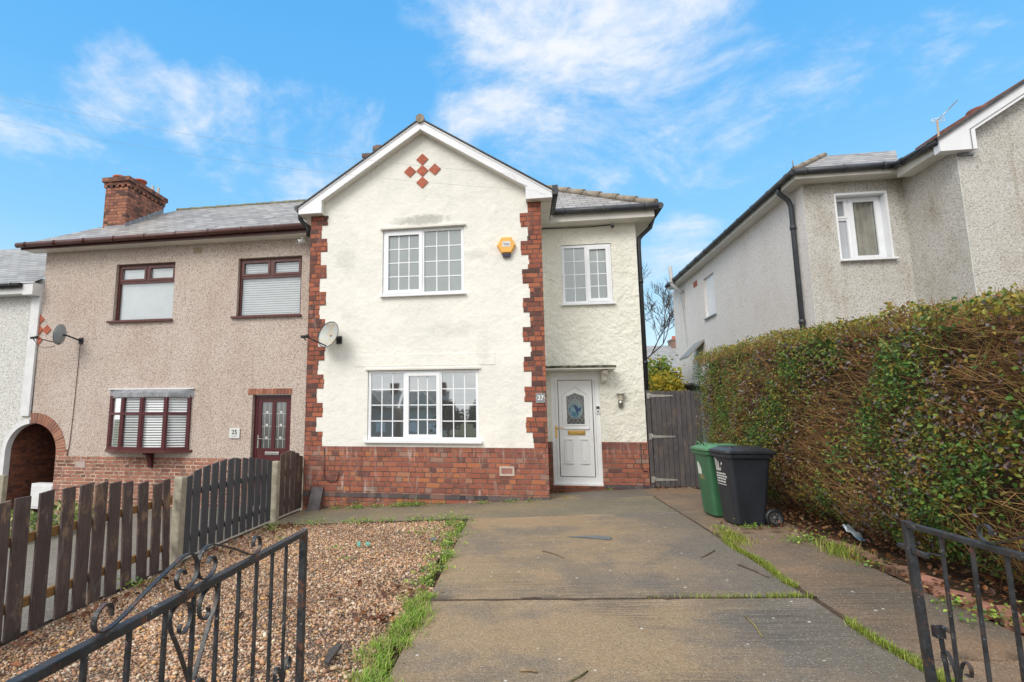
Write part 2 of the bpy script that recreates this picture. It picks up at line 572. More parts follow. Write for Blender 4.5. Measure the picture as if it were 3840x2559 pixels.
CONC_POST = simple('concrete_post', (.33, .30, .23), .9, .2, 12, bump=.7, dirt=((.20, .20, .12), .6))
ORANGE = simple('alarm_orange', (.82, .43, .09), .4, .05, 8)
WHITE = simple('white_paint', (.8, .8, .79), .5, .03, 6)
DARKINK = simple('dark_ink', (.06, .065, .07), .5, .1, 6)
SIGNGREY = simple('sign_grey', (.24, .25, .25), .5, .08, 10)
SIGNWHITE = simple('sign_white', (.66, .67, .66), .4, .05, 10)
IRON = None


def iron_mat():
    g = G('painted_iron')
    n = g.noise(16, 6, .75)
    c = g.mix(g.fac(n, .35, .65), (.012, .014, .017), (.035, .038, .043))
    c = g.mix(g.fac(g.noise(13, 7, .8), .54, .66, 0, .85), c, (.15, .06, .03))
    c = g.mix(g.fac(g.noise(38, 5, .7), .62, .70, 0, .85), c, (.30, .31, .31))
    g.set(Base_Color=c, Roughness=g.fac(n, .3, .7, .28, .6), Specular_IOR_Level=.55)
    g.bump(g.noise(45, 5, .7), .6, .003)
    return g.m


IRON = iron_mat()
WOOD_BR = wood('brown_fence_wood', [(.25, (.035, .024, .024)), (.45, (.085, .062, .058)), (.62, (.12, .088, .078)), (.8, (.17, .125, .10))], .75, 'z', (.25, .165, .105))
WOOD_GREY = wood('grey_gate_wood', [(.25, (.045, .049, .056)), (.5, (.080, .084, .092)), (.8, (.13, .132, .138))], .7, 'z')
WOOD_SIDE = wood('side_gate_wood', [(.25, (.05, .046, .05)), (.5, (.095, .088, .092)), (.8, (.175, .155, .145))], .8, 'z', (.15, .115, .095))
WOOD_RAIL = wood('rail_wood', [(.25, (.13, .065, .022)), (.6, (.30, .17, .06)), (.9, (.42, .26, .11))], .8, 'y')
BARK = simple('bark', (.075, .062, .052), .9, .3, 8, bump=.8)
LEAF = tinted('leaf', .48, .4, .25)
LEAF_FAR = tinted('leaf_soft', .6, .3, .3)
GRASS = tinted('grass_blade', .5, .35, .35)
STONE = tinted('pebble', .55, .45, 0, .6)
DRYLEAF = tinted('dead_leaf', .55, .4, .1)
TWIG = tinted('twig', .75, .25)


def concrete(name, tan, grey, greymask=True, seedoff=0.0, wet=.0):
    g = G(name)
    x, y, z = g.xyz(g.pos())
    big = g.noise(.55, 5, .6, vec=g.comb(g.math('ADD', x, seedoff), y, 0))
    mid = g.noise(2.3, 6, .7)
    m = g.fac(g.math('ADD', g.math('MULTIPLY', big, .7), g.math('MULTIPLY', mid, .3)), .42, .58)
    if greymask:
        side = g.fac(x, .55, 1.9, -.25, .75)
        m2 = g.math('ADD', m, side)
        m = g.math('MINIMUM', g.math('MAXIMUM', m2, 0.0), 1.0)
    c = g.mix(m, tan, grey)
    c = g.mix(g.fac(g.noise(1.1, 6, .7), .52, .72, 0, .42), c, tuple(q * .55 for q in tan))
    green = g.noise(.8, 5, .6, vec=g.comb(y, g.math('ADD', x, 7.0), 0))
    c = g.mix(g.fac(green, .55, .75, 0, .35), c, (.15, .13, .055))
    brush = g.noise(3.0, 3, .6, stretch=(.5, 17, .5))
    bm = g.math('MULTIPLY', g.fac(g.noise(.7, 3, .5, vec=g.comb(y, x, 3.0)), .42, .62), g.fac(y, 6.2, 4.2, .25, 1.0))
    gr = g.noise(70, 3, .7)
    c = g.mix(g.fac(gr, .35, .65, .0, .55), c, tuple(q * .42 for q in tan))
    c = g.mix(g.math('MULTIPLY', g.fac(brush, .42, .6, 0, .8), bm), c, tuple(q * .5 for q in grey))
    v = g.n('ShaderNodeTexVoronoi', {'feature': 'F1'}, Vector=g.pos(), Scale=105)
    rr, rg, _ = g.xyz(v.outputs['Color'])
    sp = g.math('MULTIPLY', g.fac(rr, .80, .86), g.fac(v.outputs['Distance'], .55, .25))
    c = g.mix(g.math('MULTIPLY', sp, .55), c, (.58, .51, .41))
    sd = g.math('MULTIPLY', g.fac(rg, .70, .78), g.fac(v.outputs['Distance'], .6, .3))
    c = g.mix(g.math('MULTIPLY', sd, .5), c, (.045, .038, .03))
    v2 = g.n('ShaderNodeTexVoronoi', {'feature': 'F1'}, Vector=g.pos(), Scale=16)
    r2 = g.xyz(v2.outputs['Color'])[0]
    ws = g.math('MULTIPLY', g.fac(r2, .93, .95), g.fac(v2.outputs['Distance'], .22, .1))
    c = g.mix(ws, c, (.62, .6, .56))
    g.set(Base_Color=c, Roughness=g.fac(mid, .35, .65, .55 - wet, .85 - wet), Specular_IOR_Level=.4)
    h = g.math('ADD', g.math('MULTIPLY', v.outputs['Distance'], .6), g.math('ADD', g.noise(40, 4, .7), g.math('MULTIPLY', brush, .6)))
    g.bump(h, .6, .006)
    return g.m


CONC_DRIVE = concrete('driveway_concrete', (.37, .265, .158), (.172, .159, .142))
CONC_PATH = concrete('path_concrete', (.285, .235, .15), (.20, .18, .135), False, 3.0)
CONC_STRIP = concrete('strip_concrete', (.32, .215, .14), (.175, .15, .122), False, 9.0)
CONC_YARD = concrete('yard_concrete', (.25, .23, .20), (.20, .19, .17), False, 5.0)


def soil_mat():
    g = G('soil')
    n = g.noise(5, 7, .75)
    c = g.ramp(n, [(.3, (.035, .024, .016)), (.5, (.085, .055, .034)), (.7, (.16, .105, .06))])
    far = g.fac(g.n('ShaderNodeVectorMath', {'operation': 'LENGTH'}, i0=g.pos()).outputs['Value'], 18, 30)
    c = g.mix(far, c, g.mix(g.noise(.4, 4), (.05, .075, .03), (.10, .10, .05)))
    g.set(Base_Color=c, Roughness=.95, Specular_IOR_Level=.2)
    g.bump(g.noise(30, 5, .7), .8, .02)
    return g.m


def gravel_mat():
    g = G('gravel_bed')
    v = g.n('ShaderNodeTexVoronoi', {'feature': 'F1'}, Vector=g.pos(), Scale=80)
    r = g.xyz(v.outputs['Color'])[0]
    c = g.ramp(r, [(0, (.14, .085, .055)), (.3, (.30, .185, .115)), (.6, (.41, .265, .165)), (.85, (.50, .36, .25)), (1, (.6, .52, .44))])
    c = g.mix(g.fac(v.outputs['Distance'], .3, .7), c, (.05, .032, .022))
    g.set(Base_Color=c, Roughness=.8)
    g.bump(g.math('SUBTRACT', 1.0, v.outputs['Distance']), 1.0, .02)
    return g.m


SOIL = soil_mat()
GRAVEL = gravel_mat()

# ------------------------------------------------------------------ sky and light
SUN_DIR = Vector((-.37, -.69, .66)).normalized()
world = bpy.data.worlds.new('World'); scene.world = world; world.use_nodes = True
nt = world.node_tree
for q in list(nt.nodes):
    nt.nodes.remove(q)
W = G.__new__(G); W.nt = nt; W._pos = None
sky = W.n('ShaderNodeTexSky', {'sky_type': 'NISHITA', 'sun_disc': False})
sky.sun_elevation = math.asin(SUN_DIR.z)
sky.sun_rotation = math.atan2(SUN_DIR.x, SUN_DIR.y)
sky.air_density = 1.0; sky.dust_density = .6; sky.ozone_density = 2.0
gen = W.n('ShaderNodeTexCoord').outputs['Generated']
dx, dy, dz = W.xyz(gen)
base = W.mix(1.0, sky.outputs[0], (.55, 1.22, 1.38), 'MULTIPLY')
# deep azure overhead paling towards the horizon
K_ = 1 / .092
grad = W.ramp(dz, [(p, tuple(q * K_ * .1 for q in c)) for p, c in ((0, (.62, .68, .71)), (.1, (.53, .65, .71)), (.2, (.355, .56, .71)), (.3, (.22, .475, .71)), (.4, (.16, .42, .71)), (.5, (.115, .37, .70)), (.64, (.085, .335, .68)), (1, (.04, .22, .52)))])
grad = W.n('ShaderNodeVectorMath', {'operation': 'SCALE'}, i0=grad, i3=10.0).outputs[0]
base = W.mix(.10, grad, base)
# clouds: banks around given compass directions plus an overcast behind and overhead
pl = W.comb(W.math('DIVIDE', dx, W.math('ADD', dz, .35)), W.math('DIVIDE', dy, W.math('ADD', dz, .35)), W.math('MULTIPLY', dz, .6))
pl = W.n('ShaderNodeVectorMath', {'operation': 'ADD'}, i0=pl, i1=(-4.78, 8.92, -0.30)).outputs[0]
n1 = W.noise(2.3, 9, .62, vec=pl, dist=.7)
n2 = W.noise(6.5, 9, .66, vec=pl, dist=.25)
nn = W.math('ADD', W.math('MULTIPLY', n1, .68), W.math('MULTIPLY', n2, .32))


def bank(px, py, r, gain):
    d = sight(px, py).normalized()
    dot = W.n('ShaderNodeVectorMath', {'operation': 'DOT_PRODUCT'}, i0=gen, i1=tuple(d)).outputs['Value']
    return W.fac(dot, math.cos(R(r)), 1.0, 0, gain)


tot = None
for a in ((2150, 160, 24, .25), (1750, 120, 12, .18), (2700, 420, 17, .15), (480, 420, 9, .20), (820, 490, 9.5, .235), (1200, 520, 10, .27), (60, 470, 8, .16), (2560, 1000, 8, .30), (3100, 60, 14, .10),
          (60, 200, 9, .10), (3400, 420, 12, .10)):
    b = bank(*a)
    tot = b if tot is None else W.math('MAXIMUM', tot, b)
cover = W.math('ADD', nn, tot)
cl = W.fac(cover, .635, .885)
behind = W.fac(dy, .46, .08)
over = W.fac(dz, .74, .88)
oc = W.math('MAXIMUM', behind, over)
cl = W.math('MAXIMUM', W.math('MULTIPLY', cl, .90), W.math('MULTIPLY', oc, W.fac(nn, .2, .5, .86, .97)))
cloud_col = W.mix(W.fac(nn, .40, .62), (6.2, 6.7, 7.5), (7.6, 7.6, 7.7))
cloud_col = W.mix(oc, cloud_col, W.mix(W.fac(nn, .35, .65), (8.6, 8.8, 9.1), (10.4, 10.3, 10.2)))
colr = W.mix(cl, base, cloud_col)
bg = W.n('ShaderNodeBackground', Color=colr, Strength=.092)
out = W.n('ShaderNodeOutputWorld'); nt.links.new(bg.outputs[0], out.inputs[0])

sl = bpy.data.lights.new('sun', 'SUN'); sl.energy = 1.5; sl.angle = R(30); sl.color = (1, .95, .87)
so = bpy.data.objects.new('sun', sl); COL.objects.link(so)
so.rotation_euler = (-SUN_DIR).to_track_quat('-Z', 'Y').to_euler()
scene.view_settings.view_transform = 'Standard'
scene.view_settings.look = 'None'
scene.view_settings.exposure = 0.54
scene.view_settings.gamma = 1.0
scene.view_settings.use_curve_mapping = False
scene.cycles.max_bounces = 6
scene.cycles.transparent_max_bounces = 16
scene.cycles.use_denoising = True


# ------------------------------------------------------------------ building helpers
def wall_grid(mb, x0, x1, z0, z1, y, holes=(), depth=.1):
    xs = sorted({x0, x1, *[h[0] for h in holes], *[h[1] for h in holes]})
    zs = sorted({z0, z1, *[h[2] for h in holes], *[h[3] for h in holes]})
    for i in range(len(xs) - 1):
        for k in range(len(zs) - 1):
            cx, cz = (xs[i] + xs[i + 1]) / 2, (zs[k] + zs[k + 1]) / 2
            if any(h[0] < cx < h[1] and h[2] < cz < h[3] for h in holes):
                continue
            mb.face([(xs[i], y, zs[k]), (xs[i + 1], y, zs[k]), (xs[i + 1], y, zs[k + 1]), (xs[i], y, zs[k + 1])])
    for a, b, c, d in holes:
        e = y + depth
        mb.face([(a, y, c), (a, e, c), (a, e, d), (a, y, d)]); mb.face([(b, y, c), (b, y, d), (b, e, d), (b, e, c)])
        mb.face([(a, y, d), (a, e, d), (b, e, d), (b, y, d)])
        if c > z0 + 1e-4:
            mb.face([(a, y, c), (b, y, c), (b, e, c), (a, e, c)])


def ring(mb, x0, x1, z0, z1, w, y0, y1, wt=None, wb=None):
    wt = wt or w; wb = wb or w
    mb.box(x0, x0 + w, y0, y1, z0, z1); mb.box(x1 - w, x1, y0, y1, z0, z1)
    mb.box(x0 + w, x1 - w, y0, y1, z0, z0 + wb); mb.box(x0 + w, x1 - w, y0, y1, z1 - wt, z1)


def upvc_window(parent, x0, x1, z0, z1, y, lights, rows, fmat, gmat, fw=.05, sill=None, sillmat=None):
    """lights: (x start, x end, columns, opens)"""
    m = MB(); ring(m, x0, x1, z0, z1, fw, y, y + .07)
    for a, b in zip(lights[:-1], lights[1:]):
        c = (a[1] + b[0]) / 2
        m.box(c - .022, c + .022, y + .001, y + .07, z0 + fw, z1 - fw)
    w = m.build('window', fmat, parent)
    for a, b, cols, opens in lights:
        za, zb = z0 + fw, z1 - fw
        if opens:
            s = MB(); ring(s, a - .012, b + .012, za - .012, zb + .012, .062, y - .016, y + .02); s.build('sash', fmat, w)
            a, b, za, zb = a + .05, b - .05, za + .05, zb - .05
        p = MB(); p.box(a, b, y + .03, y + .04, za, zb); p.build('pane', gmat, w)
        if cols or rows:
            g = MB()
            for k in range(1, cols):
                x = a + (b - a) * k / cols
                g.box(x - .009, x + .009, y + .022, y + .0295, za, zb)
            xs = [a] + [a + (b - a) * k / cols for k in range(1, cols)] + [b]
            for k in range(1, rows):
                z = za + (zb - za) * k / rows
                for q in range(cols):
                    l = xs[q] + (.009 if q else 0); r = xs[q + 1] - (.009 if q < cols - 1 else 0)
                    g.box(l, r, y + .022, y + .0295, z - .009, z + .009)
            g.build('glazing_bars', fmat, w)
    if sill:
        s = MB(); s.box(x0 - sill[0], x1 + sill[0], y - sill[1], y + .03, z0 - sill[2], z0 - .001); s.build('sill', sillmat or fmat, w)
    return w


def roof_quad(mb, a, b, c, d):
    """a,b along the eave, c,d up the slope; uv in metres"""
    a, b, c, d = map(Vector, (a, b, c, d))
    e = (b - a).normalized(); n = (b - a).cross(d - a).normalized(); up = n.cross(e)
    mb.face([a, b, c, d], [((q - a).dot(e) + a.x, (q - a).dot(up)) for q in (a, b, c, d)])


def roof_tri(mb, a, b, c):
    a, b, c = map(Vector, (a, b, c))
    e = (b - a).normalized(); n = (b - a).cross(c - a).normalized(); up = n.cross(e)
    mb.face([a, b, c], [((q - a).dot(e), (q - a).dot(up)) for q in (a, b, c)])


def gutter(name, pts, mat, parent, r=.055, clips=0):
    m = MB(); m.tube(pts, r, 10)
    a, b = Vector(pts[0]), Vector(pts[-1]); L = (b - a).length
    n = int(L / .8)
    for k in range(n + 1):
        p = a + (b - a) * ((k + .3) / (n + .6)); d = (b - a).normalized()
        m.tube([p - d * .018, p + d * .018], r * 1.16, 10)
    return m.build(name, mat, parent)


def lettering(parent, text, size, loc, mat, extrude=.002, rot=(math.pi / 2, 0, 0), name='lettering', bold=0.0):
    cu = bpy.data.curves.new(name, 'FONT'); cu.body = text; cu.size = size; cu.align_x = 'CENTER'; cu.align_y = 'CENTER'; cu.extrude = extrude; cu.offset = bold
    tmp = bpy.data.objects.new(name + '_tmp', cu); COL.objects.link(tmp)
    dg = bpy.context.evaluated_depsgraph_get(); dg.update()
    me = bpy.data.meshes.new_from_object(tmp.evaluated_get(dg))
    bpy.data.objects.remove(tmp)
    me.name = name; me.materials.clear(); me.materials.append(mat)
    o = bpy.data.objects.new(name, me); link(o, parent)
    o.rotation_euler = rot; o.location = Vector(loc) - base_of(parent)
    return o

# ================================================================== HOUSE WITH THE CREAM GABLE
H = thing('house', 'cream rendered gabled house with red brick quoins and a white front door', 'house', (-1.0, 9.5, -1.5))
YM, YB = 9.5, 10.9
XL, XR, XC, XE = -3.89, .405, -1.74, 2.29
TIPL, TIPR, ZT, PIT = -4.09, .61, 3.93, .664
apex = ZT + PIT * (TIPR - XC)
ztop = lambda x: apex - PIT * abs(x - XC)
m = MB()
wall_grid(m, XL, XR, -.52, 3.86, YM, [(-2.48, -.965, 2.19, 3.45), (-2.73, -.73, -.41, .83)], .12)
m.face([(XL, YM, 3.86), (XR, YM, 3.86), (XR, YM, ztop(XR) - .02), (XC, YM, apex - .02), (XL, YM, ztop(XL) - .02)])
m.face([(XR, YM, -.52), (XR, YB, -.52), (XR, YB, 3.9), (XR, YM, 3.9)]); m.face([(XL, YM, -.52), (XL, YM, 3.9), (XL, YB, 3.9), (XL, YB, -.52)])
m.build('front_wall', CREAM, H)
m = MB()
wall_grid(m, XR, XE, -.47, 3.86, YB, [(.85, 1.81, 2.2, 3.42), (.565, 1.475, -.47, .86)], .1)
m.face([(XE, YB, -.47), (XE, 17, -.47), (XE, 17, 3.9), (XE, YB, 3.9)]); m.face([(XL, 17, -1.9), (XE, 17, -1.9), (XE, 17, 4.0), (XL, 17, 4.0)])
m.build('side_wall', CREAM_DAB, H)
# brick plinth
m = MB(); m.box(XL - .01, XR + .01, YM - .014, YM + .09, -1.32, -.52); m.box(XL - .01, XR + .01, YM - .012, YM + .09, -1.95, -1.395)
m.box(1.475, XE + .008, YB - .014, YB + .09, -1.255, -.47); m.box(XR + .012, .565, YB - .014, YB + .09, -1.45, -.47); m.box(XE - .09, XE + .008, YB + .092, 17, -1.95, -.47)
m.box(1.475, XE + .008, YB - .012, YB + .09, -1.95, -1.33)
m.build('brick_plinth', BRICK_RED, H)
m = MB(); m.box(XL - .012, XR + .014, YM - .024, YM + .08, -1.394, -1.321); m.box(1.475, XE + .012, YB - .024, YB + .08, -1.329, -1.256); m.build('blue_brick_course', BRICK_BLUE, H)
m = MB(); m.box(.53, 1.5, YB - .05, YB + .09, -1.5, -1.285); m.build('door_step', BRICK_DARK, H)
# quoins in three-course blocks


def quoin(left):
    m = MB(); z = -.52; k = 0; h = .2585
    while z < 3.80:
        wide = (k % 2 == 0) if left else (k % 2 == 1)
        hh = min(z + h, 3.81)
        # three courses whose ends wander a little
        zz = [z + (hh - z) * j / 3 for j in range(4)]
        for j in range(3):
            w = (.325 if wide else .205) + random.uniform(-.012, .012) if left else (.35 if wide else .23) + random.uniform(-.014, .014)
            if left:
                m.box(XL - .01, XL + w, YM - .008, YM + .05, zz[j], zz[j + 1] - .0006)
            else:
                m.box(XR - w, XR + .01, YM - .008, YM + .05, zz[j], zz[j + 1] - .0006)
        z += h; k += 1
    return m


quoin(True).build('quoin', BRICK_QUOIN, H); quoin(False).build('quoin', BRICK_QUOIN, H)
# bargeboard with boxed feet, soffit behind it
bt = .185
poly = [(XC, apex), (TIPL, ZT), (TIPL, 3.81), (-3.635, 3.81), (-3.635, ztop(-3.635) - bt), (XC, apex - bt), (.155, ztop(.155) - bt), (.155, 3.81), (TIPR, 3.81), (TIPR, ZT)]
half = lambda L: [(XC, apex), (TIPL, ZT), (TIPL, 3.81), (-3.635, 3.81), (-3.635, ztop(-3.635) - bt), (XC, apex - bt)] if L else [(XC, apex - bt), (.155, ztop(.155) - bt), (.155, 3.81), (TIPR, 3.81), (TIPR, ZT), (XC, apex)]
m = MB(); m.prism(half(True), 9.325, 9.36); m.prism(half(False), 9.325, 9.36); bb = m.build('bargeboard', TRIM, H)
m = MB()
m.bar((XC, 9.318, apex - bt + .012), (-3.635, 9.318, ztop(-3.635) - bt + .012), .012, .03); m.bar((XC, 9.318, apex - bt + .012), (.155, 9.318, ztop(.155) - bt + .012), .012, .03)
m.bar((XC, 9.319, apex - .016), (TIPL, 9.319, ZT - .016), .012, .03); m.bar((XC, 9.319, apex - .016), (TIPR, 9.319, ZT - .016), .012, .03)
m.build('edge_bead', TRIM, bb)
sh = .012
m = MB()
for L in (True, False):
    p = half(L)
    m.prism([(x, z - .0) for x, z in p], 9.3602, 9.499)
# eaves soffit along the right return and the narrow bay
m.build('gable_soffit', SOFFIT, H)
for bx_ in ((XR + .002, TIPR - .002, 9.5, 10.60, 3.80, 3.93), (XR + .002, XE + .28, 10.60, 10.899, 3.80, 3.86), (XR + .2, XE + .29, 10.575, 10.5995, 3.80, 4.0), (XE + .002, XE + .28, 10.9, 17, 3.80, 3.86), (XE + .2805, XE + .3, 10.6, 17, 3.80, 4.0), (TIPL + .002, XL - .012, 9.5, 10.5, 3.80, 3.93)):
    m = MB(); m.box(*bx_); m.build('eaves_soffit', SOFFIT, H)
# roof
m = MB()
e = .05
zr = lambda x: ztop(x) + .012
for sgn, tip in ((-1, TIPL - .04), (1, TIPR + .04)):
    zt = apex - PIT * abs(tip - XC)
    roof_quad(m, (tip, 9.29, zt + .03), (tip, 14.0, zt + .03), (XC, 14.0, apex + .03), (XC, 9.29, apex + .03))
    m.face([(tip, 9.29, zt + .004), (XC, 9.29, apex + .004), (XC, 9.29, apex + .03), (tip, 9.29, zt + .03)])
RE, RR, ZE = 10.56, 13.2, 4.02
ZRg = ZE + PIT * (RR - RE)
roof_quad(m, (-3.95, RE, ZE), (XE + .33, RE, ZE), (XE + .33 - (RR - RE), RR, ZRg), (-3.95, RR, ZRg))
roof_quad(m, (XE + .33, RE, ZE), (XE + .33, 17.2, ZE), (XE + .33 - (RR - RE), 14.6, ZRg), (XE + .33 - (RR - RE), RR, ZRg))
roof_quad(m, (XE + .33, 17.2, ZE), (-3.95, 17.2, ZE), (-3.95, 14.6, ZRg), (XE + .33 - (RR - RE), 14.6, ZRg))
roof = m.build('roof', SLATE, H)
m = MB()
p0, p1 = Vector((XE + .33, RE, ZE + .03)), Vector((XE + .33 - (RR - RE), RR, ZRg + .03))
nt_ = 9
for k in range(nt_):
    a, b = p0.lerp(p1, k / nt_), p0.lerp(p1, (k + 1.12) / nt_)
    r0, r1 = .058, .078
    m.tube([a + Vector((0, 0, .012)), b], [r1, r0], 10)
m.build('hip_tiles', TILE, roof); m = MB()
for k in range(10):
    a, b = 9.28 + k * .45, 9.28 + (k + 1.05) * .45
    m.tube([(XC, a, apex + .015), (XC, b, apex + .012)], [.085, .075], 10)
m.build('ridge_tiles', TILE, roof)
ca, cb = at_y(1371, 600, 13.3), at_y(1440, 560, 13.3)
CHD = simple('sooty_brick', (.16, .105, .085), .9, .3, 9, bump=.6)
m = MB(); m.box(ca.x + .04, ca.x + .94, 13.0, 13.6, 5.0, ca.z - .10); m.box(ca.x, ca.x + .98, 12.95, 13.65, ca.z - .099, ca.z); ch = m.build('chimney', CHD, roof)
m = MB(); m.lathe((ca.x + .38, 13.25, ca.z), (0, 0, 1), [(0, .15), (.12, .14), (.13, .17), (cb.z - ca.z + .02, .17), (cb.z - ca.z + .02, .11)], 16); m.build('chimney_pot', CHD, ch)
# gutters and pipes
g_ = gutter('gutter', [(.66, 10.50, 3.985), (XE + .36, 10.50, 3.975)], GUTTER, H, .062)
m = MB(); m.tube([(TIPR + .055, 9.33, 3.93), (TIPR + .055, 10.45, 3.95)], .06, 10); m.box(TIPR + .005, TIPR + .10, 9.30, 9.335, 3.86, 4.02); m.build('gutter', GUTTER, H)
m = MB(); m.tube([(XE + .38, 10.46, 3.97), (XE + .38, 17, 3.97)], .062, 10); m.build('gutter', GUTTER, H)
m = MB(); m.tube([(XE + .36, 11.0, 3.9), (XE + .3, 11.0, 3.72), (XE + .08, 11.0, 3.52), (XE + .065, 11.0, 3.3), (XE + .065, 11.0, -1.25)], .042, 10)
for z in (2.6, 1.0, -.4):
    m.tube([(XE + .065, 11.0, z), (XE + .065, 11.0, z + .07)], .052, 10)
m.build('downpipe', BLACK, H)
m = MB(); m.tube([(TIPL - .05, 9.36, 3.95), (TIPL - .05, 10.5, 3.97)], .06, 10); m.build('gutter', GUTTER, H)
m = MB(); m.tube([(TIPL - .05, 9.52, 3.93), (TIPL - .05, 9.52, 3.80), (TIPL + .02, 9.56, 3.70), (TIPL + .09, 9.6, 3.62), (TIPL + .1, 9.6, 3.45)], .043, 10); m.build('downpipe', BLACK, H)
# red diamond tiles on the gable
for i, (cx, cz) in enumerate(((-1.73, 4.79), (-1.965, 4.565), (-1.73, 4.565), (-1.495, 4.575), (-1.73, 4.335))):
    r_ = .113
    m = MB(); m.prism([(cx - r_, cz), (cx, cz - r_), (cx + r_, cz), (cx, cz + r_)], YM - .02, YM + .01); m.build('diamond_tile', TERRA, H)
# windows
def ev(x0, x1, n, gap, opens, cols):
    w = (x1 - x0 - gap * (n - 1)) / n
    return [(x0 + k * (w + gap), x0 + k * (w + gap) + w, cols, opens[k]) for k in range(n)]


upvc_window(H, -2.475, -.97, 2.205, 3.445, YM + .03, ev(-2.425, -1.02, 2, .05, (True, False), 3), 4, UPVC, GLASS_UP, sill=(.035, .10, .035))
upvc_window(H, -2.725, -.735, -.405, .825, YM + .03, ev(-2.675, -.785, 3, .05, (False, True, False), 3), 4, UPVC, GLASS_LOW, sill=(.05, .10, .045))
upvc_window(H, .855, 1.805, 2.215, 3.41, YB + .02, [(.90, 1.30, 2, False), (1.345, 1.755, 2, True)], 4, UPVC, GLASS_UP, sill=(.04, .09, .035))
m = MB(); m.box(-2.52, -.93, YM - .055, YM + .029, 3.452, 3.485); m.build('window_head', SOFFIT, H)
m = MB(); m.box(-2.77, -.70, YM - .04, YM + .029, .832, .862); m.build('window_head', SOFFIT, H)
m = MB(); m.box(-2.99, -.44, YM - .007, YM + .02, .90, 1.12); m.build('lintel_band', CREAM, H, bevel=.006)
# front door
fy = YB + .035
m = MB(); ring(m, .565, 1.475, -1.255, .86, .125, fy, fy + .08, .145, .12); m.box(.555, 1.485, fy - .05, fy + .02, -1.285, -1.256)
d = m.build('door', UPVC_OLD, H)
x0, x1, z0, z1 = .705, 1.335, -1.12, .70
gx0, gx1, gz0, gz1, gtop = .838, 1.195, -.15, .40, .475
gxc = (gx0 + gx1) / 2
m = MB(); y0_ = fy + .012
# leaf as strips round the glazed opening
m.box(x0, gx0, y0_, y0_ + .05, z0, z1); m.box(gx1, x1, y0_, y0_ + .05, z0, z1); m.box(gx0, gx1, y0_, y0_ + .05, z0, gz0)
m.prism([(gx0, gz1), (gxc, gtop), (gx1, gz1), (gx1, z1), (gx0, z1)], y0_, y0_ + .05)
leaf = m.build('door_leaf', UPVC_OLD, d)
m = MB()  # raised mouldings
def mould(a, b, lo, hi, w=.022, t=.024):
    ring(m, a, b, lo, hi, w, y0_ - t, y0_ - .0005)
mould(.785, .955, -.885, -.415); mould(1.075, 1.245, -.885, -.415)
m.box(.825, .915, y0_ - .016, y0_ - .0005, -.845, -.455); m.box(1.115, 1.205, y0_ - .016, y0_ - .0005, -.845, -.455)
ring_pts = [(.78, .43), (gxc, .60), (1.255, .43), (1.255, -.225), (.78, -.225)]
for (a, b), (c_, e_) in zip(ring_pts, ring_pts[1:] + ring_pts[:1]):
    m.bar((a, y0_ - .012, b), (c_, y0_ - .012, e_), .022, .024)
in_pts = [(gx0, gz1), (gxc, gtop), (gx1, gz1), (gx1, gz0), (gx0, gz0)]
for (a, b), (c_, e_) in zip(in_pts, in_pts[1:] + in_pts[:1]):
    m.bar((a, y0_ - .006, b), (c_, y0_ - .006, e_), .012, .03)
m.build('moulding', UPVC_OLD, leaf, bevel=.005)
m = MB(); m.prism([(gx0, gz0), (gx1, gz0), (gx1, gz1), (gxc, gtop), (gx0, gz1)], y0_ + .02, y0_ + .03); pane = m.build('door_glass', glass_dark('glass_door', (.04, .045, .043), .05, .06), leaf)
m = MB()
cyz = .155
for s_ in (-1, 1):
    for k in range(-6, 9):
        # diagonal leads clipped to the pane
        pts = []
        for t in np.linspace(0, 1, 41):
            xx = gx0 + (gx1 - gx0) * t
            zz = gz0 + k * .125 + s_ * (xx - gxc) * 1.55 + .02
            top = gz1 + (gtop - gz1) * (1 - abs(xx - gxc) / (gxc - gx0))
            if gz0 < zz < top and ((xx - gxc) / .135) ** 2 + ((zz - cyz) / .185) ** 2 > 1:
                pts.append((xx, y0_ + .017, zz))
            elif len(pts) > 1:
                m.ribbon(pts, (0, 1, 0), .004, .0055); pts = []
            else:
                pts = []
        if len(pts) > 1:
            m.ribbon(pts, (0, 1, 0), .004, .0055)
m.tube([(gxc + .132 * math.cos(t), y0_ + .015, cyz + .182 * math.sin(t)) for t in np.linspace(0, 2 * math.pi, 33)], .006, 6)
m.build('lead_lattice', simple('lead_pale', (.42, .42, .40), .5), pane)
gm = G('blue_glass'); cc = gm.mix(gm.fac(gm.noise(14, 4), .4, .6), (.035, .16, .24), (.20, .32, .36)); cc = gm.mix(gm.fac(gm.xyz(gm.pos())[2], .12, .3), cc, (.22, .27, .27)); gm.set(Base_Color=cc, Roughness=.12)
m = MB(); m.prism([(gxc + .13 * math.cos(t), cyz + .18 * math.sin(t)) for t in np.linspace(0, 2 * math.pi, 28)[:-1]], y0_ + .016, y0_ + .019); m.build('oval_glass', gm.m, pane)
gb = simple('bird_blue', (.018, .055, .15), .2, .2, 20)
m = MB(); m.prism([(gxc - .085, .218), (gxc - .02, .212), (gxc + .0, .14), (gxc + .03, .04), (gxc + .06, .02), (gxc + .045, .09), (gxc + .105, .13), (gxc + .108, .2), (gxc + .06, .16), (gxc + .035, .20), (gxc + .015, .226), (gxc - .02, .228)], y0_ + .0125, y0_ + .0155)
m.build('bird_glass', gb, pane)
m = MB(); ring(m, .862, 1.185, -.338, -.262, .012, y0_ - .014, y0_ - .001); m.box(.875, 1.172, y0_ - .02, y0_ - .001, -.325, -.275); m.build('letterbox', BRASS, leaf, bevel=.003)
m = MB(); m.box(.625, .662, fy - .012, fy - .001, -.40, -.17); m.tube([(.643, fy - .012, -.215), (.643, fy - .05, -.215), (.76, fy - .052, -.22)], .009, 8); m.build('door_handle', BRASS, d, bevel=.003)
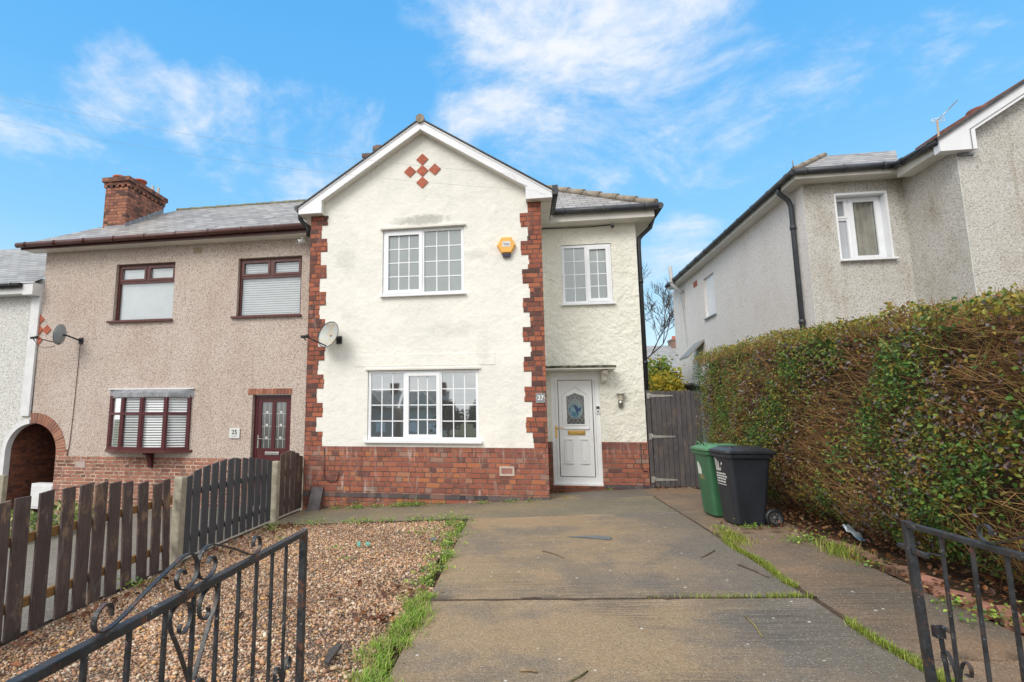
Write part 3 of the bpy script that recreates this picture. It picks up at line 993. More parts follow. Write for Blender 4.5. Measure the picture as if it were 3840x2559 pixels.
m = MB(); m.box(1.385, 1.39, fy - .002, fy - .0005, -1.1, .7); m.box(.64, .645, fy - .002, fy - .0005, -1.1, .7); m.build('frame_groove', simple('groove_grey', (.45, .45, .45), .6), d)
# porch canopy
m = MB(); m.hexa([(.41, 10.46, .885), (1.725, 10.46, .885), (1.725, YB - .001, .875), (.41, YB - .001, .875), (.41, 10.46, .935), (1.725, 10.46, .935), (1.725, YB - .001, .985), (.41, YB - .001, .985)])
can_m = stucco('canopy_concrete', (.60, .57, .46), (.45, .43, .33), (.075, .075, .05), 25, .8, .015, .8)
can = m.build('porch_canopy', SOFFIT, H)
m = MB(); m.hexa([(.408, 10.455, .905), (1.73, 10.455, .905), (1.73, YB - .002, .955), (.408, YB - .002, .955), (.41, 10.46, .945), (1.725, 10.46, .945), (1.725, YB - .001, .995), (.41, YB - .001, .995)])
mg = G('mossy_edge'); mn = mg.noise(9, 7, .75, stretch=(1, 1, 2)); mg.set(Base_Color=mg.ramp(mn, [(.34, (.42, .40, .31)), (.44, (.14, .135, .085)), (.54, (.035, .036, .024))]), Roughness=.95); mg.bump(mn, .8, .01)
m.build('mossy_top', mg.m, can)
m = MB(); m.prism_x([(YB - .002, .872), (10.56, .872), (10.58, .80), (10.66, .79), (10.72, .68), (YB - .002, .64)], 1.50, 1.60); m.build('bracket', CREAM_DAB, can, bevel=.01)
# vents
def louvre(name, x0, x1, z0, z1, y, mat, frame, n, border=.035):
    m = MB()
    if border:
        ring(m, x0, x1, z0, z1, border, y - .018, y + .02)
    o = m.build(name, frame, H) if border else None
    m = MB(); a, b, c_, e_ = x0 + border, x1 - border, z0 + border, z1 - border
    for k in range(n):
        z = c_ + (e_ - c_) * (k + .5) / n
        m.hexa([(a, y - .012, z - .010), (b, y - .012, z - .010), (b, y + .006, z + .002), (a, y + .006, z + .002), (a, y - .012, z - .004), (b, y - .012, z - .004), (b, y + .006, z + .008), (a, y + .006, z + .008)])
    m.box(a, b, y + .008, y + .015, c_, e_)
    q = m.build('grille' if o else name, mat, o or H)
    return o or q


louvre('air_vent', -.40, -.15, -.985, -.825, YM - .016, simple('vent_pink', (.42, .2, .16), .7), simple('vent_mortar', (.52, .42, .35), .9, .1, 9, bump=.4), 7)
for x in (-3.09, -.53):
    m = MB(); z0_ = -1.50 if x < -2 else -1.475
    m.box(x, x + .22, YM - .02, YM - .013, z0_, z0_ + .085)
    o = m.build('air_brick', simple('air_brick_brown', (.20, .085, .06), .9, .2, 20), H)
    m = MB()
    for a in range(7):
        for b in range(3):
            m.box(x + .015 + a * .029, x + .031 + a * .029, YM - .0225, YM - .0205, z0_ + .01 + b * .026, z0_ + .025 + b * .026)
    m.build('holes', DARKINK, o)
m = MB(); m.tube([(-3.51, YM - .03, -.55), (-3.50, YM - .03, -1.03), (-3.46, YM - .03, -1.11), (-3.38, YM - .03, -1.14), (-3.28, YM - .03, -1.13), (-3.245, YM - .03, -1.08), (-3.235, YM - .03, -.96)], .009, 6); m.build('cable', GUTTER_BR, H)
m = MB(); m.tube([(2.17, YB - .022, -.48), (2.17, YB - .022, -.95), (2.2, YB - .022, -1.0), (2.27, YB - .022, -1.0)], .007, 6)
m.tube([(XR + .03, 10.88, 3.79), (.9, 10.888, 3.775), (1.4, 10.888, 3.77), (1.84, 10.885, 3.785)], .008, 6); m.build('cable', BLACK, H)
# flaked paint spots and a stained patch above the upper window
flk = simple('bare_patch', (.33, .22, .12), .95, .3, 30, bump=.5)
m = MB()
for cx, cz, r_ in ((-2.22, 1.08, .05), (-.36 - .33, 1.09, .035)):
    pts = [(cx + r_ * random.uniform(.5, 1.2) * math.cos(t), cz + r_ * random.uniform(.6, 1.3) * math.sin(t)) for t in np.linspace(0, 2 * math.pi, 12)[:-1]]
    m.prism(pts, YM - .004, YM + .01)
m.build('flaked_patch', flk, H)

# ------------------------------------------------------------------ things fixed on that house
o = thing('house_number_sign', 'small grey square plaque reading 27 on the brick quoin', 'number sign', (.315, YM - .01, .31))
m = MB(); m.box(.235, .395, YM - .022, YM - .009, .235, .40); m.build('plate', SIGNGREY, o, bevel=.003)
lettering(o, '27', .105, (.315, YM - .0235, .318), WHITE, bold=.002)
m = MB()
for x in (.248, .382):
    m.lathe((x, YM - .0225, .318), (0, -1, 0), [(0, .008), (.003, .008), (.004, 0)], 10)
m.build('screw', WHITE, o)

o = thing('alarm_box', 'orange hexagonal burglar alarm box with dark strobe on the gable', 'alarm', (-.205, YM - .05, 3.0))
hx = lambda cx, cz, w, h: [(cx - w, cz), (cx - w * .52, cz - h), (cx + w * .52, cz - h), (cx + w, cz), (cx + w * .52, cz + h), (cx - w * .52, cz + h)]
m = MB()
A = hx(-.205, 3.02, .165, .148); Bq = hx(-.205, 3.02, .145, .128)
m.loft([[(x, YM - .002, z) for x, z in A], [(x, YM - .06, z) for x, z in A], [(x, YM - .085, z) for x, z in Bq]]); m.build('case', ORANGE, o)
m = MB(); m.loft([[(x, YM - .003, z) for x, z in [(-.29, 2.87), (-.27, 2.815), (-.14, 2.815), (-.12, 2.87)]], [(x, YM - .065, z) for x, z in [(-.29, 2.87), (-.265, 2.81), (-.145, 2.81), (-.12, 2.87)]]]); m.build('strobe', simple('strobe_blue', (.03, .032, .06), .2), o)
m = MB(); m.box(-.275, -.135, YM - .0885, YM - .0852, 2.985, 3.085); q = m.build('badge', SIGNWHITE, o)
lettering(q, 'Von', .062, (-.205, YM - .0895, 3.033), SIGNGREY, bold=.002)


def dish(name, label, cen, nrm, rx, rz, lnb, bracket, mat, face_mat):
    c = Vector(cen); n_ = Vector(nrm).normalized()
    o = thing(name, label, 'satellite dish', cen, 'satellite dishes on the house fronts')
    u = n_.cross(Vector((0, 0, 1))).normalized(); w = u.cross(n_) * -1
    w = n_.cross(u) * -1 if w.z < 0 else w
    rings = []
    for k in range(9):
        t = k / 8
        rings.append([tuple(c + u * (rx * t * math.cos(a)) + w * (rz * t * math.sin(a)) + n_ * (.075 * (t * t - 1))) for a in np.linspace(0, 2 * math.pi, 37)[:-1]])
    rings[0] = [tuple(Vector(p) + (Vector(p) - c) * 0 + u * .001 * math.cos(k) + w * .001 * math.sin(k)) for k, p in enumerate(rings[0])]
    m = MB(); m.loft(rings, cap=False, smooth=True); f = m.build('reflector', face_mat, o)
    s = f.modifiers.new('solid', 'SOLIDIFY'); s.thickness = .006; s.offset = 1
    m = MB(); m.tube([tuple(c + u * (rx * math.cos(a)) + w * (rz * math.sin(a))) for a in np.linspace(0, 2 * math.pi, 37)], .007, 6); m.build('rim', mat, o)
    bot = c - w * rz - n_ * .02
    L = Vector(lnb)
    m = MB(); m.tube([tuple(bot + w * .03 - n_ * .03), tuple(bot + (L - bot) * .85)], .012, 8); m.build('arm', BLACK, o)
    ax = (c + n_ * .0 - L).normalized()
    m = MB(); m.lathe(L, ax, [(-.09, 0), (-.09, .026), (.0, .026), (.01, .034), (.05, .036), (.055, 0)], 14); m.tube([tuple(L - ax * .05), tuple(L + Vector((0, 0, -.07)))], .012, 8); m.build('receiver', BLACK, o)
    m = MB(); m.tube([tuple(c - n_ * .07), tuple(c - n_ * .16), bracket], .018, 8); bx = Vector(bracket); m.box(bx.x - .05, bx.x + .05, bx.y - .012, bx.y + .012, bx.z - .07, bx.z + .07); m.build('bracket', BLACK, o)
    return o


g = G('rusty_dish'); nz = g.noise(7, 5, .6)
c = g.mix(g.fac(nz, .42, .62, 0, .8), (.44, .46, .45), (.47, .38, .24)); c = g.mix(g.fac(g.noise(6, 5, .7, stretch=(1, 1, .4)), .56, .72, 0, .7), c, (.40, .20, .08))
g.set(Base_Color=c, Roughness=.45)
RUSTY = g.m
dish('satellite_dish', 'rust stained satellite dish beside the white gable wall', (-3.40, 9.22, 1.47), (-.42, -.86, .24), .245, .245, (-3.70, 8.93, 1.40), (-3.28, 9.48, 1.40), GUTTER, RUSTY)
dish('satellite_dish', 'clean grey satellite dish on the pink pebbledash, seen edge-on', (-10.16, 10.45, 1.83), (-.94, -.20, .14), .22, .23, (-10.62, 10.28, 1.75), (-10.0, 10.88, 1.74), GUTTER, simple('dish_grey', (.26, .29, .31), .45, .06, 4))
o = bpy.data.objects['satellite_dish.001']
m = MB(); m.tube([(-10.0, 10.87, 1.68), (-10.02, 10.885, 1.2), (-10.03, 10.885, .3), (-10.06, 10.885, -.6), (-10.1, 10.885, -.86)], .007, 6); m.tube([(-10.66, 10.3, 1.69), (-10.55, 10.32, 1.56), (-10.4, 10.36, 1.52), (-10.22, 10.42, 1.57)], .006, 6); m.build('cable', GUTTER_BR, o)


def camera_unit(label, p, aim, long=.12):
    o = thing('security_camera', label, 'security camera', p, 'cameras under the eaves')
    p = Vector(p); a = Vector(aim).normalized()
    m = MB(); m.lathe(p, a, [(-long / 2, 0), (-long / 2, .036), (long / 2, .042), (long / 2 + .02, .036)], 16); m.build('body', WHITE, o)
    m = MB(); m.lathe(p + a * (long / 2 + .001), a, [(0, .037), (.006, .034), (.004, 0)], 16); m.build('lens', DARKINK, o)
    m = MB(); m.tube([p, p + Vector((0, .03, .075))], .016, 8); m.lathe(p + Vector((0, .03, .07)), (0, 0, 1), [(0, .03), (.02, .035), (.021, 0)], 12); m.build('mount', WHITE, o)
    return o


camera_unit('black lensed bullet camera under the eaves above the narrow window', (1.84, 10.80, 3.715), (-.1, -1, -.25), .10)
camera_unit('white bullet camera under the brown gutter beside the brick quoin', (-4.60, 10.70, 3.76), (-.6, -.8, -.35), .17)

o = thing('wall_lamp', 'pale metal wall lamp on the cream wall right of the door', 'lamp', (1.85, YB - .05, .33))
m = MB(); m.lathe((1.845, YB - .04, .25), (0, -.25, 1), [(-.055, 0), (-.05, .05), (.06, .05), (.065, 0)], 16); m.build('body', STEEL, o)
m = MB(); m.lathe((1.85, YB - .08, .34), (0, 0, 1), [(-.03, .035), (.05, .05), (.08, .06)], 16); m.build('shade', simple('lamp_glass', (.55, .5, .4), .25), o)
m = MB(); m.lathe((1.85, YB - .08, .425), (0, 0, 1), [(0, .045), (0, .085), (.012, .088), (.016, .05)], 18); m.box(1.81, 1.89, YB - .03, YB - .001, .19, .30); m.build('bracket', STEEL, o)

o = thing('doorbell', 'slim black and white video doorbell on the white door frame', 'doorbell', (1.43, fy - .01, .13))
m = MB(); m.box(1.400, 1.462, fy - .026, fy - .001, .06, .205); m.build('case', WHITE, o, bevel=.004)
m = MB(); m.box(1.401, 1.461, fy - .0285, fy - .0265, .15, .204); m.build('camera_face', DARKINK, o)
m = MB(); m.lathe((1.431, fy - .026, .105), (0, -1, 0), [(0, .018), (.004, .017), (.005, 0)], 14); m.build('button', SIGNGREY, o)

o = thing('paving_slab', 'dark slate slab leaning against the brick plinth', 'slab', (-3.6, 9.36, -1.6))
m = MB(); m.hexa([(-3.73, 9.27, -1.62), (-3.51, 9.27, -1.61), (-3.51, 9.31, -1.61), (-3.73, 9.31, -1.62), (-3.715, 9.44, -1.24), (-3.50, 9.44, -1.24), (-3.50, 9.475, -1.235), (-3.715, 9.475, -1.235)])
q = m.build('slab_face', simple('slate_slab', (.10, .085, .09), .6, .3, 7, bump=.4, dirt=((.24, .22, .21), .5)), o)

# ================================================================== PINK PEBBLEDASH HOUSE
P = thing('house', 'pink pebbledashed house with maroon windows, brown gutter and a brick arch', 'house', (-8, 10.9, -1.8))
YP = 10.9
AX, AZ, AR, AO = -11.06, -.80, .66, .895
XW = -11.165
arc = lambda r, a: (AX + r * math.cos(a), AZ + r * math.sin(a))
amax = math.acos((XW - AX) / AO)
m = MB()
wall_grid(m, AX + AO, -3.95, -.87, 3.95, YP, [(-9.235, -7.72, 2.165, 3.52), (-6.16, -4.66, 2.175, 3.51), (-9.06, -7.14, -.72, .58), (-5.68, -4.80, -.87, .475)], .14)
m.face([(AX + AO, YP, AZ), (AX + AO, YP, 3.95), (XW, YP, 3.95)] + [(arc(AO, a)[0], YP, arc(AO, a)[1]) for a in np.linspace(amax, 0, 20)])
m.face([(-3.95, YP, 3.95), (-3.95, 16.9, 3.95), (XW, 16.9, 3.95), (XW, YP, 3.95)])
m.face([(XW, YP + .05, 0), (XW, 16.9, 0), (XW, 16.9, 3.95), (XW, YP + .05, 3.95)])
m.build('front_wall', DASH_PINK, P)
m = MB(); m.box(AX + AR, -5.68, YP - .012, YP + .1, -2.4, -.871); m.box(-4.80, -3.9, YP - .012, YP + .1, -2.4, -.871); m.box(AX + AR, AX + AO, YP - .010, YP + .1, -.8705, AZ)
m.box(AX + AO, AX + AO + .08, YP - .011, YP + .05, -.8705, -.72)
m.build('brick_plinth', BRICK_PALE, P)
# arch of single wedge bricks


def arch_ring(mb, a0, a1, n, y0, y1, gap=.012, r0=AR, r1=AO):
    for k in range(n):
        s0 = a0 + (a1 - a0) * k / n + gap / 2; s1 = a0 + (a1 - a0) * (k + 1) / n - gap / 2
        mb.prism([arc(r0, s0), arc(r1, s0), arc(r1, s1), arc(r0, s1)], y0, y1)


m = MB(); arch_ring(m, 0, amax, 19, YP - .016, YP + .12, .022)
g = G('arch_brick'); r_ = g.n('ShaderNodeNewGeometry').outputs['Random Per Island']
g.set(Base_Color=g.mix(g.fac(g.noise(20, 4), .35, .7, 0, .4), g.ramp(r_, [(0, (.20, .085, .06)), (.5, (.36, .14, .085)), (1, (.42, .19, .12))]), (.13, .06, .05)), Roughness=.9)
ar = m.build('arch', g.m, P)
m = MB(); arch_ring(m, 0, amax, 10, YP - .009, YP + .11, 0); m.build('mortar', simple('mortar_pale', (.50, .40, .32), .95), ar)
# passage through the terrace
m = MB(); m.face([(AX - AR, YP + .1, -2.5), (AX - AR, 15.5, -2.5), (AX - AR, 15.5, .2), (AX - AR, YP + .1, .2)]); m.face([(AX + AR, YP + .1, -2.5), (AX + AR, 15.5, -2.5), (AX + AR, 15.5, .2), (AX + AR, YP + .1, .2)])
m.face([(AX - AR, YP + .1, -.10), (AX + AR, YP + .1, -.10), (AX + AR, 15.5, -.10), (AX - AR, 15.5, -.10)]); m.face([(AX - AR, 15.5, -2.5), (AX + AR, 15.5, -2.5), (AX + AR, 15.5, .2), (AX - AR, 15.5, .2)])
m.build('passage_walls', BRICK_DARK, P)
# roof, hipped at the left end
EL, ET = (-11.56, 10.55, 4.03), (-3.95, 10.55, 4.03)
RL, RRt = (-9.36, 13.2, 5.75), (-3.95, 13.2, 5.75)
m = MB(); roof_quad(m, EL, ET, RRt, RL); roof_tri(m, (-11.56, 15.85, 4.03), EL, RL); roof_quad(m, (-3.95, 15.85, 4.03), (-11.56, 15.85, 4.03), RL, RRt)
rf = m.build('roof', SLATE, P)
m = MB()
for k in range(14):
    a, b = -9.4 + k * .4, -9.4 + (k + 1.06) * .4
    m.tube([(a, 13.2, 5.755), (b, 13.2, 5.745)], [.055, .045], 8)
m.build('ridge_tiles', simple('mossy_ridge', (.20, .20, .14), .9, .3, 9, bump=.6), rf)
m = MB(); c0 = (-10.36, 11.60)
m.box(-10.36, -9.72, 11.64, 13.05, 4.3, 5.80); m.box(-10.39, -9.69, 11.61, 13.08, 5.8605, 5.94); m.box(-10.43, -9.65, 11.57, 13.12, 5.9405, 6.055)
for k in range(5):
    x = -10.40 + k * .165
    m.box(x, x + .09, 11.615, 11.6395, 5.8005, 5.86)
for k in range(9):
    y = 11.66 + k * .165
    m.box(-9.7195, -9.695, y, y + .09, 5.8005, 5.86)
ch = m.build('chimney', BRICK_CHIM, rf)
for (x, y, h) in ((-10.15, 11.85, .07), (-9.92, 12.3, .15), (-10.0, 12.75, .08)):
    m = MB(); m.lathe((x, y, 6.055), (0, 0, 1), [(-.02, .15), (h, .14), (h + .01, .17), (h + .05, .17), (h + .05, .12), (h - .02, .11)], 18); m.build('chimney_pot', TERRA, ch)
m = MB(); m.box(-9.98, -9.92, 12.82, 12.86, 6.055, 6.36); m.box(-9.86, -9.80, 12.9, 12.94, 6.055, 6.33); m.build('flue_pipe', GREYPIPE, ch)
m = MB()
for k in range(9):
    y = 11.62 + k * .155; z = 4.03 + PIT * .99 * (y - 10.55)
    m.hexa([(-9.7195, y, z - .05), (-9.712, y, z - .05), (-9.712, y + .154, z + .05), (-9.7195, y + .154, z + .05), (-9.7195, y, z + .10), (-9.712, y, z + .10), (-9.712, y + .154, z + .165), (-9.7195, y + .154, z + .165)])
m.box(-10.3, -9.72, 11.625, 11.639, 4.66, 4.78); m.build('flashing', LEAD, ch)
gutter('gutter', [(-11.6, 10.50, 3.99), (-4.12, 10.50, 4.03)], GUTTER_BR, P, .062)
m = MB(); m.box(-11.56, -4.0, 10.57, 10.60, 3.90, 4.04); m.build('fascia', GUTTER_BR, P)
m = MB(); m.box(-11.5, -4.0, 10.6005, 10.899, 3.90, 3.93); m.build('eaves_soffit', SOFFIT, P)
m = MB()
for a in range(3):
    for b in range(3):
        m.box(-7.275 + a * .066, -7.222 + a * .066, YP - .008, YP + .01, 3.69 + b * .045, 3.722 + b * .045)
m.box(-7.285, -7.07, YP - .004, YP + .02, 3.68, 3.825)
m.build('air_brick', simple('air_brick_buff', (.36, .29, .20), .9, .15, 20), P)


def maroon_window(x0, x1, z0, z1, zt, slats):
    y = YP + .09
    m = MB(); ring(m, x0, x1, z0, z1, .055, y, y + .06); m.box(x0 + .055, x1 - .055, y - .001, y + .06, zt - .03, zt + .03); xc = (x0 + x1) / 2; m.box(xc - .03, xc + .03, y - .002, y + .06, zt + .03, z1 - .055)
    w = m.build('window', ROSE, P)
    for a, b in ((x0 + .05, xc - .026), (xc + .026, x1 - .05)):
        s = MB(); ring(s, a, b, zt + .025, z1 - .05, .05, y - .016, y + .02); s.build('sash', ROSE, w)
        p = MB(); p.box(a + .045, b - .045, y + .025, y + .03, zt + .07, z1 - .095); p.build('pane', GLASS_CLEAR, w)
    p = MB(); p.box(x0 + .055, x1 - .055, y + .025, y + .03, z0 + .055, zt - .03); p.build('pane', GLASS_CLEAR, w)
    b = MB()
    if slats:
        n = int((z1 - z0) / .052)
        for k in range(n):
            z = z0 + .05 + k * .052
            b.hexa([(x0 + .04, y + .066, z), (x1 - .04, y + .066, z), (x1 - .04, y + .068, z), (x0 + .04, y + .068, z), (x0 + .04, y + .078, z + .047), (x1 - .04, y + .078, z + .047), (x1 - .04, y + .080, z + .047), (x0 + .04, y + .080, z + .047)])
    else:
        b.box(x0 + .09, x1 - .05, y + .075, y + .08, z0 + .04, zt - .005); b.box(x0 + .05, x1 - .05, y + .081, y + .086, zt, z1 - .04)
    b.build('blind', BLIND, w)
    s = MB(); s.box(x0 - .10, x1 + .03, YP - .07, y - .002, z0 - .03, z0 + .012); s.build('sill', ROSE, w)
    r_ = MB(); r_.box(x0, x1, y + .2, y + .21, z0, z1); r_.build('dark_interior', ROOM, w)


maroon_window(-9.234, -7.721, 2.166, 3.519, 3.10, False)
maroon_window(-6.159, -4.661, 2.176, 3.509, 3.09, True)
# bow window
bow = [(-9.06, 10.88), (-8.60, 10.66), (-8.06, 10.57), (-7.53, 10.64), (-7.14, 10.88)]
zb, zt_, ztr = -.70, .47, .07
m = MB()
for k in range(4):
    a, b = Vector((*bow[k], 0)), Vector((*bow[k + 1], 0))
    d = (b - a).normalized(); nrm = Vector((d.y, -d.x, 0))
    for z, w in ((zb + .03, .06), (zt_ - .03, .06), (ztr, .055)):
        m.bar(a + Vector((0, 0, z)), b + Vector((0, 0, z)), .06, w)
for x, y in bow:
    m.box(x - .03, x + .03, y - .032, y + .032, zb, zt_)
for k in range(4):
    a, b = Vector((*bow[k], 0)), Vector((*bow[k + 1], 0)); d = (b - a)
    for t in (.07, .93):
        q = a + d * t
        m.bar(q + Vector((0, -.004, zb)), q + Vector((0, -.004, zt_)), .03, .04, up=(d.y, -d.x, 0))
w = m.build('bow_window', MAROON, P)
for k in range(4):
    a, b = Vector((*bow[k], 0)), Vector((*bow[k + 1], 0)); o_ = Vector((0, .008, 0))
    m = MB(); m.face([a + o_ + Vector((0, 0, zb)), b + o_ + Vector((0, 0, zb)), b + o_ + Vector((0, 0, zt_)), a + o_ + Vector((0, 0, zt_))]); m.build('pane', GLASS_CLEAR, w)
    m = MB(); d = (b - a); o_ = Vector((0, .035, 0))
    for q in range(22):
        z = zb + .05 + q * .054
        p, r_ = a + d * .04 + o_, b - d * .04 + o_
        m.hexa([p + Vector((0, 0, z)), r_ + Vector((0, 0, z)), r_ + Vector((0, .003, z)), p + Vector((0, .003, z)), p + Vector((0, .012, z + .036)), r_ + Vector((0, .012, z + .036)), r_ + Vector((0, .015, z + .036)), p + Vector((0, .015, z + .036))])
    m.build('blind', BLIND, w)
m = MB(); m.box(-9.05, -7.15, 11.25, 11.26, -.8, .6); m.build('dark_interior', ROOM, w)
m = MB()
sp = [(-9.16, 10.9), (-8.66, 10.57), (-8.06, 10.47), (-7.46, 10.55), (-7.02, 10.9)]
m.loft([[(x, y, zb - .055) for x, y in sp], [(x, y, zb - .002) for x, y in sp]]); m.build('sill', ROSE, w)
m = MB(); cp = [(-9.14, 10.9), (-8.63, 10.62), (-8.06, 10.53), (-7.48, 10.60), (-7.06, 10.9)]
m.loft([[(x, y, zt_ + .0) for x, y in cp], [(x, y, zt_ + .05) for x, y in cp], [(x * .985 - .12, y + .13 if y < 10.8 else y, zt_ + .13) for x, y in cp]])
for k in range(4):
    a, b = Vector((*cp[k], 0)), Vector((*cp[k + 1], 0)); n_ = max(4, int((b - a).length / .06))
    for q in range(n_):
        p0_, p1_ = a.lerp(b, q / n_), a.lerp(b, (q + 1) / n_); mid = (p0_ + p1_) / 2
        m.face([p0_ + Vector((0, -.003, zt_ + .005)), p1_ + Vector((0, -.003, zt_ + .005)), p1_ + Vector((0, -.003, zt_ - .03)), mid + Vector((0, -.003, zt_ - .062)), p0_ + Vector((0, -.003, zt_ - .03))])
m.build('canopy', LEAD, w)
m = MB(); m.box(-9.15, -7.05, 10.84, 10.899, zt_ + .135, zt_ + .16); m.build('flashing', PIPE_PALE, w)
m = MB(); m.prism_x([(10.885, -.757), (10.62, -.757), (10.62, -.80), (10.72, -.83), (10.80, -.92), (10.82, -1.08), (10.885, -1.10)], -8.02, -7.93); m.build('bracket', MAROON, w)
# door
y = YP + .10
m = MB(); ring(m, -5.67, -4.81, -1.62, .47, .07, y, y + .07)
d = m.build('door', MAROON, P)
x0, x1 = -5.60, -4.88
m = MB(); z0_, z1_ = -1.55, .40
gl = [(-5.515, -5.275), (-5.195, -4.955)]
m.box(x0, gl[0][0], y + .012, y + .06, z0_, z1_); m.box(gl[0][1], gl[1][0], y + .012, y + .06, z0_, z1_); m.box(gl[1][1], x1, y + .012, y + .06, z0_, z1_)
for a, b in gl:
    m.box(a, b, y + .012, y + .06, .315, z1_); m.box(a, b, y + .012, y + .06, z0_, -.66)
leaf = m.build('door_leaf', MAROON, d)
gd = glass_dark('glass_obscure', (.075, .072, .07), .13, .12)
for a, b in gl:
    m = MB(); m.box(a, b, y + .035, y + .04, -.66, .315); p = m.build('door_glass', gd, leaf)
    m = MB(); xc = (a + b) / 2
    for z in (.10, -.17, -.44):
        ring(m, xc - .022, xc + .022, z - .022, z + .022, .012, y + .031, y + .0345); m.box(a + .005, b - .005, y + .033, y + .0348, z - .03, z - .026)
    m.box(xc - .055, xc - .051, y + .0332, y + .0349, -.65, .3); m.box(xc + .051, xc + .055, y + .0332, y + .0349, -.65, .3)
    m.build('etched_squares', WHITE, p)
m = MB(); m.box(-5.40, -5.08, y - .004, y + .011, -.80, -.735); m.build('letterbox', STEEL, leaf, bevel=.004)
m = MB(); m.box(-5.585, -5.55, y - .004, y + .011, -.66, -.38); m.tube([(-5.567, y, -.46), (-5.567, y - .045, -.46), (-5.45, y - .045, -.46)], .010, 8); m.build('door_handle', STEEL, d)
m = MB()
for k in range(12):
    m.box(-5.78 + k * .083, -5.703 + k * .083, YP - .014, YP + .05, .478, .60)
m.build('brick_lintel', ar.data.materials[0], P)
# half hidden diamond tiles
for i, (cx, cz) in enumerate(((-11.16, 2.28), (-10.95, 2.03), (-11.16, 2.03), (-11.16, 1.78))):
    q = .115; x_l = max(cx - q, XW + .002)
    pts = [(cx + q, cz), (cx, cz + q), (x_l, cz + q - (cx - x_l)) if x_l > cx - q else (cx - q, cz), (x_l, cz - q + (cx - x_l)) if x_l > cx - q else None, (cx, cz - q)]
    pts = [p for p in pts if p]
    m = MB(); m.prism(pts, YP - .02, YP + .01); m.build('diamond_tile', TERRA, P)
m = MB(); m.box(-9.87, -9.62, YP - .02, YP - .012, -1.12, -.98); m.box(-9.75, -9.72, YP - .018, YP - .012, -.98, -.87); m.build('meter_plate', simple('plate_pink', (.42, .33, .30), .8), P)
m = MB(); m.tube([(-4.43, YP - .04, 3.8), (-4.43, YP - .04, -1.6)], .03, 8); m.build('downpipe', GUTTER_BR, P)

o = thing('house_number_sign', 'small white plaque reading 25 beside the maroon door', 'number sign', (-6.05, YP - .01, -.34))
m = MB(); m.box(-6.17, -5.93, YP - .03, YP - .008, -.45, -.235); m.build('plate', SIGNWHITE, o, bevel=.004)
lettering(o, '25', .13, (-6.05, YP - .032, -.325), DARKINK, bold=.002)
m = MB(); m.box(-6.11, -5.99, YP - .032, YP - .0305, -.412, -.402); m.build('underline', SIGNGREY, o)

o = thing('meter_box', 'low white meter box at the foot of the passage arch', 'meter box', (-10.7, 10.9, -1.95))
m = MB(); m.box(-11.0, -10.41, 10.93, 11.15, -2.05, -1.49); q = m.build('cabinet', PIPE_PALE, o, bevel=.01)
m = MB(); m.box(-10.96, -10.45, 10.915, 10.929, -2.0, -1.54); m.build('lid', PIPE_PALE, o, bevel=.004)

# ================================================================== WHITE HOUSE AT THE LEFT EDGE
Wh = thing('house', 'white pebbledashed house with a lower slate roof, cut off by the photo edge', 'house', (-13, 10.9, -2))
m = MB()
m.face([(-17, YP, -2.4), (AX - AR, YP, -2.4)] + [(arc(AR, a)[0], YP, arc(AR, a)[1]) for a in np.linspace(math.pi, amax, 16)] + [(XW - .003, YP, 3.27), (-17, YP, 3.27)])
m.build('front_wall', DASH_WHITE, Wh)
m = MB(); arch_ring(m, amax + .0, math.pi, 14, YP - .05, YP + .10, 0, AR - .01, AR + .09); m.box(AX - AR - .09, AX - AR + .01, YP - .05, YP + .1, -2.3, AZ); m.build('arch_trim', PIPE_PALE, Wh)
m = MB(); m.box(-11.40, XW - .004, YP - .06, YP - .001, .02, 2.9); m.build('corner_strip', PIPE_PALE, Wh)
m = MB(); roof_quad(m, (-17, 10.6, 3.10), (XW - .01, 10.6, 3.10), (XW - .01, 13.5, 5.03), (-17, 13.5, 5.03)); m.build('roof', SLATE_W, Wh)
for bx_ in ((-17, -11.42, 10.66, 10.899, 2.86, 2.95), (-17, XW - .006, 10.63, 10.6595, 2.86, 3.13), (-11.44, XW - .005, 10.62, 10.899, 2.83, 3.12)):
    m = MB(); m.box(*bx_); m.build('eaves_soffit', PIPE_PALE, Wh)
gutter('gutter', [(-17, 10.57, 3.04), (-11.46, 10.57, 3.05)], BLACK, Wh, .058)

# ================================================================== GREY PEBBLEDASH HOUSE ON THE RIGHT
Q = thing('house', 'grey pebbledashed house rising behind the hedge with white bargeboard', 'house', (7, 10.9, -.9))
XS, YBq, YMq, XI = 5.33, 10.9, 9.62, 6.99
ZS = 4.36
m = MB()
wall_grid(m, XS, XI, -1.3, ZS + .02, YBq, [(5.86, 6.70, 2.86, 4.12)], .16)
m.face([(XI, YMq, -1.3), (XI, YBq, -1.3), (XI, YBq, ZS + .02), (XI, YMq, ZS + .02)])
tipx, tipz = 6.66, 4.42
ztq = lambda x: tipz + .652 * (x - tipx)
m.face([(XI, YMq, -1.3), (13, YMq, -1.3), (13, YMq, 6.3), (10.2, YMq, ztq(10.2)), (XI, YMq, ztq(XI) - .05)])
m.build('front_wall', DASH_GREY, Q)
m = MB()
yy = sorted([YBq, 15.9, 16.75, 20.0]); zz = [-1.3, 2.82, 4.0, ZS + .02]
for i in range(3):
    for k in range(3):
        if i == 1 and k == 1:
            continue
        m.face([(XS, yy[i], zz[k]), (XS, yy[i + 1], zz[k]), (XS, yy[i + 1], zz[k + 1]), (XS, yy[i], zz[k + 1])])
